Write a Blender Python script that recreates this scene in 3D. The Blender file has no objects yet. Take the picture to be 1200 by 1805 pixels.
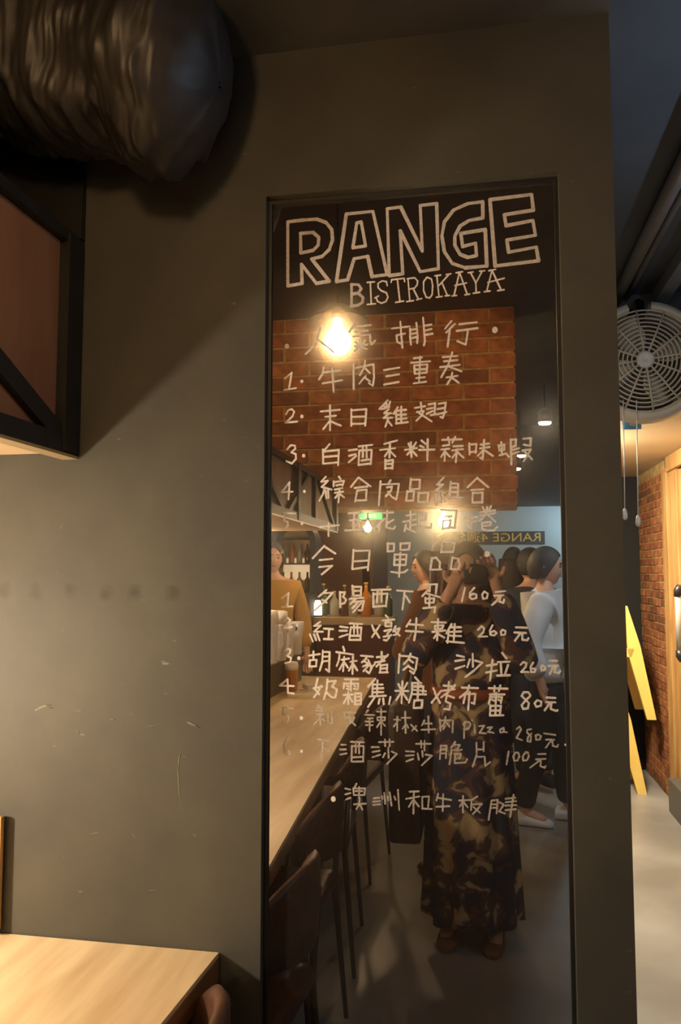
import bpy, bmesh, math, random
from mathutils import Vector, Matrix, Euler
random.seed(7)
C = bpy.context.scene.collection
sc = bpy.context.scene
PI = math.pi

# ---------------------------------------------------------------- camera, world, exposure
EYE = 1.45          # camera height
MIRY = 1.476        # plane of the dark glass
cam = bpy.data.cameras.new('camera'); camo = bpy.data.objects.new('view_camera', cam); C.objects.link(camo)
cam.sensor_fit = 'HORIZONTAL'; cam.sensor_width = 36.0; cam.lens = 1371.0/1200*36
cam.clip_start = 0.01
camo.location = (0, 0, EYE)
camo.rotation_euler = (math.radians(90+4.5), 0, math.radians(10.1))
sc.camera = camo
w = bpy.data.worlds.new('world'); sc.world = w; w.use_nodes = True
w.node_tree.nodes['Background'].inputs[0].default_value = (0.30, 0.30, 0.34, 1)
w.node_tree.nodes['Background'].inputs[1].default_value = 0.02
sc.view_settings.view_transform = 'Standard'
try: sc.view_settings.look = 'None'
except Exception: pass
sc.view_settings.gamma = 1.0
sc.view_settings.use_curve_mapping = False
sc.view_settings.exposure = 0.0

# light strengths in one place (all belong to lamps built further down)
P_TABLE = 42.0     # bulb under the hanging box
P_PEND = 8.0      # bulb of the pendant over the table edge
P_CORR = 110.0      # lamp in the passage on the right
P_COOL_FILL = 17.0       # added unseen tube on the right wall, for cool fill
P_FAN_FILL = 8.0     # added hidden lamp that brightens the fan
P_FAR = 1.0
P_BRICK_FILL = 46.0    # added spotlights, out of sight, that brighten the brick
P_MAN_FILL = 130.0       # added cool spotlight that brightens the man in white        # multiplier on the far room lamps

# ---------------------------------------------------------------- geometry of the photograph's view (for measuring only)
def _basis():
    Y0 = math.radians(10.1); P = math.radians(4.5)
    return (Vector((-math.sin(Y0)*math.cos(P), math.cos(Y0)*math.cos(P), math.sin(P))),
            Vector((math.cos(Y0), math.sin(Y0), 0)),
            Vector((math.sin(Y0)*math.sin(P), -math.cos(Y0)*math.sin(P), math.cos(P))))
_f, _r, _u = _basis()
def at(px, py, Y):
    """real point on the plane y = Y seen at that pixel"""
    d = _f + _r*((px-600)/1371.0) - _u*((py-902.5)/1371.0)
    t = Y/d.y
    return Vector((d.x*t, Y, EYE+d.z*t))
def mir(px, py, D):
    """real point whose reflection in the glass is seen at that pixel, D metres deep behind the camera's side of the glass"""
    p = at(px, py, D)
    return Vector((p.x, 2*MIRY-D, p.z))

# ---------------------------------------------------------------- materials
def mat(name, col, rough=0.6, metal=0.0, noise=None, scale=8.0, stretch=(1,1,1), bump=0.0, spec=0.5, emit=None, estr=0, col2=None, trans=0, coat=0, detail=4):
    m = bpy.data.materials.new(name); m.use_nodes = True
    nt = m.node_tree; b = nt.nodes['Principled BSDF']
    b.inputs['Base Color'].default_value = (*col, 1)
    b.inputs['Roughness'].default_value = rough
    b.inputs['Metallic'].default_value = metal
    b.inputs['Specular IOR Level'].default_value = spec
    b.inputs['Transmission Weight'].default_value = trans
    b.inputs['Coat Weight'].default_value = coat
    if emit:
        b.inputs['Emission Color'].default_value = (*emit, 1); b.inputs['Emission Strength'].default_value = estr
    if noise or bump or col2:
        tc = nt.nodes.new('ShaderNodeTexCoord'); mp = nt.nodes.new('ShaderNodeMapping')
        mp.inputs['Scale'].default_value = stretch
        nt.links.new(tc.outputs['Object'], mp.inputs[0])
        n = nt.nodes.new('ShaderNodeTexNoise'); n.inputs['Scale'].default_value = scale; n.inputs['Detail'].default_value = detail
        nt.links.new(mp.outputs[0], n.inputs['Vector'])
        if noise or col2:
            r = nt.nodes.new('ShaderNodeValToRGB')
            c2 = col2 if col2 else tuple(min(1, c*(1+noise)) for c in col)
            c1 = col if col2 else tuple(c*(1-noise) for c in col)
            r.color_ramp.elements[0].position = 0.35; r.color_ramp.elements[1].position = 0.66
            r.color_ramp.elements[0].color = (*c1, 1); r.color_ramp.elements[1].color = (*c2, 1)
            nt.links.new(n.outputs['Fac'], r.inputs[0]); nt.links.new(r.outputs[0], b.inputs['Base Color'])
        if bump:
            bp = nt.nodes.new('ShaderNodeBump'); bp.inputs['Strength'].default_value = bump; bp.inputs['Distance'].default_value = 0.01
            nt.links.new(n.outputs['Fac'], bp.inputs['Height']); nt.links.new(bp.outputs[0], b.inputs['Normal'])
    return m
def emis(name, col, s):
    return mat(name, (0.8,0.8,0.8), emit=col, estr=s)

def emis0(name, col, s):
    return mat(name, (0.01,0.03,0.015), emit=col, estr=s)
M = {}
M['duct'] = mat('black_wrap_plastic', (0.028,0.025,0.023), 0.5, noise=0.4, scale=9, bump=0.2)
M['steel'] = mat('black_steel', (0.012,0.011,0.010), 0.5, noise=0.3, scale=20)
M['boxwood'] = mat('red_brown_veneer', (0.24,0.105,0.050), 0.55, col2=(0.32,0.155,0.08), scale=3, stretch=(1,6,1))
M['creamwood'] = mat('pale_board', (0.62,0.45,0.28), 0.5, noise=0.1, scale=4)
M['tabletop'] = mat('pale_oak_laminate', (0.58,0.41,0.23), 0.38, col2=(0.82,0.66,0.42), scale=2.4, stretch=(7,0.9,1), bump=0.03, detail=6)
M['tableedge'] = mat('oak_edge_band', (0.22,0.10,0.035), 0.45, noise=0.25, scale=5)
M['rail'] = mat('table_leg_steel', (0.02,0.02,0.02), 0.4)
M['leather'] = mat('brown_leather', (0.085,0.036,0.022), 0.42, noise=0.25, scale=30, bump=0.15)
M['chairmetal'] = mat('dark_bent_steel', (0.10,0.09,0.08), 0.25, metal=0.9)
M['floor'] = mat('polished_concrete', (0.20,0.185,0.165), 0.35, col2=(0.36,0.345,0.32), scale=1.6, bump=0.02, detail=8)
M['ceil'] = mat('black_ceiling_paint', (0.030,0.028,0.027), 0.8, noise=0.2, scale=2)
M['ceilr'] = mat('dark_blue_grey_ceiling_paint', (0.060,0.063,0.070), 0.8, noise=0.2, scale=2)
M['brickA'] = mat('brick_orange', (0.36,0.135,0.045), 0.8, noise=0.35, scale=14, bump=0.3)
M['brickB'] = mat('brick_red', (0.29,0.095,0.034), 0.8, noise=0.35, scale=14, bump=0.3)
M['brickC'] = mat('brick_brown', (0.19,0.070,0.028), 0.8, noise=0.3, scale=14, bump=0.3)
M['mortar'] = mat('mortar', (0.42,0.27,0.11), 0.9, noise=0.25, scale=20)
M['mortar_dark'] = mat('mortar_brown', (0.11,0.065,0.035), 0.9, noise=0.25, scale=20)
M['cream'] = mat('cream_plaster', (0.56,0.44,0.27), 0.7, noise=0.05, scale=3)
M['white'] = mat('white_paint', (0.7,0.68,0.64), 0.5)
M['fanplastic'] = mat('aged_cream_plastic', (0.62,0.53,0.42), 0.45, noise=0.06, scale=6)
M['fandark'] = mat('fan_inside_grey', (0.16,0.14,0.12), 0.6)
M['doorwood'] = mat('golden_oak', (0.33,0.17,0.055), 0.45, col2=(0.50,0.29,0.11), scale=4, stretch=(6,6,0.7), bump=0.05, detail=6)
M['pipe'] = mat('dark_iron_pipe', (0.05,0.05,0.05), 0.4, metal=0.7)
M['pipe_light'] = mat('grey_steel_tube', (0.55,0.55,0.5), 0.3, metal=0.4)
M['yellow'] = mat('yellow_lacquer', (0.88,0.62,0.16), 0.4, noise=0.06, scale=5)
M['yellowwood'] = M['yellow']
M['brownpad'] = mat('brown_seat_pad', (0.08,0.035,0.02), 0.5)
M['skin'] = mat('skin', (0.62,0.36,0.24), 0.5)
M['hairblack'] = mat('black_hair', (0.018,0.014,0.012), 0.62, noise=0.4, scale=60)
M['hairbrown'] = mat('brown_hair', (0.085,0.032,0.014), 0.4, noise=0.5, scale=40, stretch=(4,4,0.5))
M['shirt'] = mat('white_shirt', (0.75,0.78,0.80), 0.8, noise=0.12, scale=6, bump=0.4)
M['black'] = mat('black_cloth', (0.018,0.019,0.022), 0.8)
M['navy'] = mat('dark_navy_cloth', (0.03,0.035,0.055), 0.8)
M['browncloth'] = mat('rust_brown_cloth', (0.20,0.075,0.025), 0.8)
M['mustard'] = mat('mustard_cloth', (0.5,0.28,0.06), 0.8)
M['cam_black'] = mat('camera_black', (0.012,0.012,0.012), 0.4)
M['glassclear'] = mat('clear_glass', (0.9,0.9,0.9), 0.05, trans=0.9, spec=0.5)
M['pale'] = mat('pale_blue_grey_wall', (0.42,0.50,0.52), 0.8, noise=0.06, scale=1.5)
M['reddark'] = mat('dark_red_brown_wall', (0.11,0.035,0.018), 0.6, noise=0.2, scale=3)
M['bronze'] = mat('brushed_bronze_top', (0.45,0.33,0.18), 0.35, metal=0.2)
M['foam'] = mat('white_foam', (0.9,0.88,0.8), 0.7, emit=(1,0.9,0.7), estr=0.15)
M['beer'] = mat('amber_beer', (0.65,0.25,0.03), 0.15, spec=0.6)
M['porcelain'] = mat('white_porcelain', (0.85,0.85,0.85), 0.2)
M['blueprint'] = mat('blue_print', (0.05,0.08,0.4), 0.3)
M['napkin'] = mat('white_napkin', (0.8,0.8,0.82), 0.8)
M['gold'] = mat('gold_lettering', (0.72,0.50,0.10), 0.6)
M['banner'] = mat('black_banner', (0.04,0.03,0.03), 0.7)
M['tagblue'] = mat('blue_sticker', (0.12,0.42,0.9), 0.4)

def floral():
    m = mat('floral_cloth', (0.02,0.02,0.03), 0.8); nt = m.node_tree; b = nt.nodes['Principled BSDF']
    tc = nt.nodes.new('ShaderNodeTexCoord')
    n1 = nt.nodes.new('ShaderNodeTexNoise'); n1.inputs['Scale'].default_value = 10; n1.inputs['Detail'].default_value = 2.5; n1.inputs['Distortion'].default_value = 0.8
    nt.links.new(tc.outputs['Object'], n1.inputs['Vector'])
    r = nt.nodes.new('ShaderNodeValToRGB'); e = r.color_ramp.elements
    e[0].position = 0.0; e[0].color = (0.018,0.022,0.055,1)
    e[1].position = 1.0; e[1].color = (0.55,0.36,0.14,1)
    for p, c in ((0.46,(0.022,0.026,0.06,1)),(0.49,(0.12,0.05,0.03,1)),(0.545,(0.07,0.05,0.07,1)),(0.58,(0.40,0.29,0.15,1)),(0.64,(0.5,0.38,0.2,1))):
        x = e.new(p); x.color = c
    nt.links.new(n1.outputs['Fac'], r.inputs[0]); nt.links.new(r.outputs[0], b.inputs['Base Color'])
    return m
M['floral'] = floral()

def wallpaint():
    """dark grey blackboard paint with brownish cloudiness, faint smears and pale chips (object space = world space, wall at the origin)"""
    m = bpy.data.materials.new('dark_grey_wall_paint'); m.use_nodes = True
    nt = m.node_tree; b = nt.nodes['Principled BSDF']; L = nt.links
    N = lambda t: nt.nodes.new(t)
    tc = N('ShaderNodeTexCoord')
    n = N('ShaderNodeTexNoise'); n.inputs['Scale'].default_value = 3.4; n.inputs['Detail'].default_value = 9; n.inputs['Roughness'].default_value = 0.62
    L.new(tc.outputs['Object'], n.inputs['Vector'])
    r = N('ShaderNodeValToRGB'); r.color_ramp.elements[0].position = 0.3; r.color_ramp.elements[1].position = 0.7
    r.color_ramp.elements[0].color = (0.056,0.052,0.047,1); r.color_ramp.elements[1].color = (0.085,0.080,0.062,1)
    L.new(n.outputs['Fac'], r.inputs[0])
    # pale chips and scratches
    mp = N('ShaderNodeMapping'); mp.inputs['Scale'].default_value = (1.0, 1.0, 2.4); mp.inputs['Rotation'].default_value = (0, 0.25, 0)
    L.new(tc.outputs['Object'], mp.inputs[0])
    n2 = N('ShaderNodeTexNoise'); n2.inputs['Scale'].default_value = 26; n2.inputs['Detail'].default_value = 3
    L.new(mp.outputs[0], n2.inputs['Vector'])
    r2 = N('ShaderNodeValToRGB'); r2.color_ramp.elements[0].position = 0.735; r2.color_ramp.elements[1].position = 0.80
    L.new(n2.outputs['Fac'], r2.inputs[0])
    mx = N('ShaderNodeMix'); mx.data_type = 'RGBA'
    mx.inputs[7].default_value = (0.26,0.24,0.19,1)
    mul = N('ShaderNodeMath'); mul.operation = 'MULTIPLY'; mul.inputs[1].default_value = 0.6
    L.new(r2.outputs[0], mul.inputs[0]); L.new(mul.outputs[0], mx.inputs[0]); L.new(r.outputs[0], mx.inputs[6])
    cur = mx.outputs[2]
    # row of six dark greasy smudges
    for (px, py) in ((15,1033),(72,1035),(133,1032),(196,1038),(246,1036),(312,1036)):
        p = at(px, py, 1.45)
        vd = N('ShaderNodeVectorMath'); vd.operation = 'DISTANCE'; vd.inputs[1].default_value = (p.x, p.y, p.z)
        add = N('ShaderNodeVectorMath'); add.operation = 'ADD'
        sca = N('ShaderNodeVectorMath'); sca.operation = 'SCALE'; sca.inputs['Scale'].default_value = 0.02
        n3 = N('ShaderNodeTexNoise'); n3.inputs['Scale'].default_value = 40
        L.new(tc.outputs['Object'], n3.inputs['Vector']); L.new(n3.outputs['Color'], sca.inputs[0])
        L.new(tc.outputs['Object'], add.inputs[0]); L.new(sca.outputs[0], add.inputs[1]); L.new(add.outputs[0], vd.inputs[0])
        mr = N('ShaderNodeMapRange'); mr.inputs['From Min'].default_value = 0.022; mr.inputs['From Max'].default_value = 0.008
        mr.inputs['To Min'].default_value = 0; mr.inputs['To Max'].default_value = 0.85
        L.new(vd.outputs['Value'], mr.inputs['Value'])
        k = N('ShaderNodeMix'); k.data_type = 'RGBA'; k.inputs[7].default_value = (0.045,0.037,0.028,1)
        L.new(mr.outputs[0], k.inputs[0]); L.new(cur, k.inputs[6]); cur = k.outputs[2]
    L.new(cur, b.inputs['Base Color'])
    b.inputs['Roughness'].default_value = 0.6
    b.inputs['Specular IOR Level'].default_value = 0.3
    bp = N('ShaderNodeBump'); bp.inputs['Strength'].default_value = 0.10; bp.inputs['Distance'].default_value = 0.01
    n4 = N('ShaderNodeTexNoise'); n4.inputs['Scale'].default_value = 12; n4.inputs['Detail'].default_value = 5
    L.new(tc.outputs['Object'], n4.inputs['Vector']); L.new(n4.outputs['Fac'], bp.inputs['Height']); L.new(bp.outputs[0], b.inputs['Normal'])
    return m
M['wall'] = wallpaint()
M['endwall'] = mat('black_end_wall', (0.008,0.008,0.008), 0.8)

def darkglass():
    """dark mirror glass: a clear reflection, a rough lobe added to spread a glow around bulbs"""
    m = bpy.data.materials.new('dark_mirror_glass'); m.use_nodes = True
    nt = m.node_tree; nt.nodes.clear(); L = nt.links; N = lambda t: nt.nodes.new(t)
    out = N('ShaderNodeOutputMaterial')
    g1 = N('ShaderNodeBsdfGlossy'); g1.inputs['Color'].default_value = (0.50,0.46,0.43,1); g1.inputs['Roughness'].default_value = 0.0
    g2 = N('ShaderNodeBsdfGlossy'); g2.inputs['Color'].default_value = (0.45,0.42,0.38,1); g2.inputs['Roughness'].default_value = 0.13
    d = N('ShaderNodeBsdfDiffuse'); d.inputs['Color'].default_value = (0.010,0.008,0.007,1)
    mx = N('ShaderNodeMixShader'); mx.inputs[0].default_value = 0.14  # share of the rough lobe, added for bloom around the bulbs
    L.new(g1.outputs[0], mx.inputs[1]); L.new(g2.outputs[0], mx.inputs[2])
    ad = N('ShaderNodeAddShader'); L.new(mx.outputs[0], ad.inputs[0]); L.new(d.outputs[0], ad.inputs[1])
    L.new(ad.outputs[0], out.inputs['Surface'])
    return m
M['mirror'] = darkglass()

def chalk(name, col, a):
    m = bpy.data.materials.new(name); m.use_nodes = True
    nt = m.node_tree; b = nt.nodes['Principled BSDF']; L = nt.links; N = lambda t: nt.nodes.new(t)
    b.inputs['Base Color'].default_value = (*col, 1); b.inputs['Roughness'].default_value = 0.9
    tc = N('ShaderNodeTexCoord'); n = N('ShaderNodeTexNoise'); n.inputs['Scale'].default_value = 220; n.inputs['Detail'].default_value = 3
    L.new(tc.outputs['Object'], n.inputs['Vector'])
    mr = N('ShaderNodeMapRange'); mr.inputs['From Min'].default_value = 0.3; mr.inputs['From Max'].default_value = 0.6
    mr.inputs['To Min'].default_value = a*0.75; mr.inputs['To Max'].default_value = a
    L.new(n.outputs['Fac'], mr.inputs['Value']); L.new(mr.outputs[0], b.inputs['Alpha'])
    return m
M['chalk'] = chalk('white_chalk_marker', (0.85,0.78,0.75), 0.95)
M['chalk_faint'] = chalk('faded_chalk_marker', (0.72,0.66,0.62), 0.40)
M['chalk_bold'] = chalk('bold_chalk_marker', (0.64,0.58,0.56), 1.0)

# ---------------------------------------------------------------- object helpers
def link(name, me, m=None, parent=None):
    o = bpy.data.objects.new(name, me); C.objects.link(o)
    if m is not None: me.materials.append(m)
    if parent is not None: o.parent = parent
    return o
def mesh_of(name, vs, fs, smooth=False):
    me = bpy.data.meshes.new(name); me.from_pydata([tuple(v) for v in vs], [], fs); me.update()
    if smooth:
        for p in me.polygons: p.use_smooth = True
    return me
class MB:
    """collects boxes, tubes and lathes, links them as one mesh object"""
    def __init__(s): s.v = []; s.f = []; s.sm = []
    def add(s, vs, fs, smooth=False):
        k = len(s.v); s.v += [Vector(v) for v in vs]; s.f += [tuple(i+k for i in f) for f in fs]; s.sm += [smooth]*len(fs); return s
    def box(s, x0, x1, y0, y1, z0, z1, b=0.0):
        x0, x1 = min(x0,x1), max(x0,x1); y0, y1 = min(y0,y1), max(y0,y1); z0, z1 = min(z0,z1), max(z0,z1)
        if b <= 0:
            vs = [(x,y,z) for x in (x0,x1) for y in (y0,y1) for z in (z0,z1)]
            return s.add(vs, [(0,1,3,2),(4,6,7,5),(0,4,5,1),(2,3,7,6),(0,2,6,4),(1,5,7,3)])
        bm = bmesh.new(); bmesh.ops.create_cube(bm, size=1)
        for v in bm.verts: v.co = Vector(((x0+x1)/2+v.co.x*(x1-x0), (y0+y1)/2+v.co.y*(y1-y0), (z0+z1)/2+v.co.z*(z1-z0)))
        bmesh.ops.bevel(bm, geom=bm.edges[:], offset=b, segments=2, affect='EDGES', profile=0.6)
        bm.verts.index_update()
        s.add([v.co.copy() for v in bm.verts], [tuple(v.index for v in f.verts) for f in bm.faces]); bm.free(); return s
    def tube(s, pts, r, n=10, caps=True):
        pts = [Vector(p) for p in pts]; rs = r if isinstance(r, (list,tuple)) else [r]*len(pts)
        vs = []; fs = []; prev = None
        for i, p in enumerate(pts):
            t = (pts[min(i+1,len(pts)-1)] - pts[max(i-1,0)]).normalized()
            if prev is None:
                a = Vector((0,0,1)) if abs(t.z) < 0.9 else Vector((1,0,0)); u = t.cross(a).normalized()
            else:
                u = (prev - t*prev.dot(t)).normalized()
            prev = u; v = t.cross(u)
            for k in range(n):
                a = 2*PI*k/n; vs.append(p + (u*math.cos(a)+v*math.sin(a))*rs[i])
        for i in range(len(pts)-1):
            for k in range(n):
                fs.append((i*n+k, i*n+(k+1)%n, (i+1)*n+(k+1)%n, (i+1)*n+k))
        if caps: fs.append(tuple(range(n))[::-1]); fs.append(tuple((len(pts)-1)*n+k for k in range(n)))
        return s.add(vs, fs, True)
    def lathe(s, prof, c=(0,0,0), n=20, M4=None):
        vs = []; fs = []
        for (r, z) in prof:
            for k in range(n):
                a = 2*PI*k/n; p = Vector((r*math.cos(a), r*math.sin(a), z))
                if M4 is not None: p = M4 @ p
                vs.append(p + Vector(c))
        for i in range(len(prof)-1):
            for k in range(n): fs.append((i*n+k, i*n+(k+1)%n, (i+1)*n+(k+1)%n, (i+1)*n+k))
        fs.append(tuple(range(n))[::-1]); fs.append(tuple((len(prof)-1)*n+k for k in range(n)))
        return s.add(vs, fs, True)
    def prism(s, poly, axis, a0, a1):
        """extrude a polygon given in the plane across axis ('x': (y,z), 'y': (x,z), 'z': (x,y))"""
        def P(p, a): return {'x': (a,p[0],p[1]), 'y': (p[0],a,p[1]), 'z': (p[0],p[1],a)}[axis]
        n = len(poly); vs = [P(p,a0) for p in poly] + [P(p,a1) for p in poly]
        fs = [tuple(range(n))[::-1], tuple(range(n,2*n))] + [(i,(i+1)%n,n+(i+1)%n,n+i) for i in range(n)]
        return s.add(vs, fs)
    def build(s, name, m, parent=None):
        me = mesh_of(name, s.v, s.f)
        bm = bmesh.new(); bm.from_mesh(me); bmesh.ops.recalc_face_normals(bm, faces=bm.faces[:]); bm.to_mesh(me); bm.free()
        for p, q in zip(me.polygons, s.sm): p.use_smooth = q
        return link(name, me, m, parent)
def tag(o, label=None, cat=None, group=None, kind=None):
    if label: o['label'] = label
    if cat: o['category'] = cat
    if group: o['group'] = group
    if kind: o['kind'] = kind
    return o
def thing(name, label, cat, loc=(0,0,0), rz=0, group=None):
    o = bpy.data.objects.new(name, None); C.objects.link(o); o.location = loc; o.rotation_euler = (0,0,rz); o.empty_display_size = 0.1
    return tag(o, label, cat, group)
def struct(o): return tag(o, kind='structure')
def copy_tree(o, parent=None):
    c = o.copy(); C.objects.link(c); c.parent = parent
    for ch in list(o.children): copy_tree(ch, c)
    return c
# ---------------------------------------------------------------- the handwriting on the glass
# every stroke is a polyline measured on the photograph in enlarged crops, put onto the plane of the glass
CROP = {'T':(460,320,2.1818),'A':(480,540,4.8),'B':(680,540,4.8),'C':(480,690,4.8),'D':(700,690,4.8),'E':(480,830,5.4545),
 'F':(680,830,5.4545),'G':(480,940,5.4545),'H':(690,940,5.4545),'I':(480,1075,5.4545),'J':(640,1080,5.4545),'K':(790,1080,5.4545),
 'L':(480,1180,5.4545),'M':(680,1180,5.4545),'N':(800,1190,5.4545),'O':(480,1280,4.2857),'P':(690,1290,5.0)}
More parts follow.
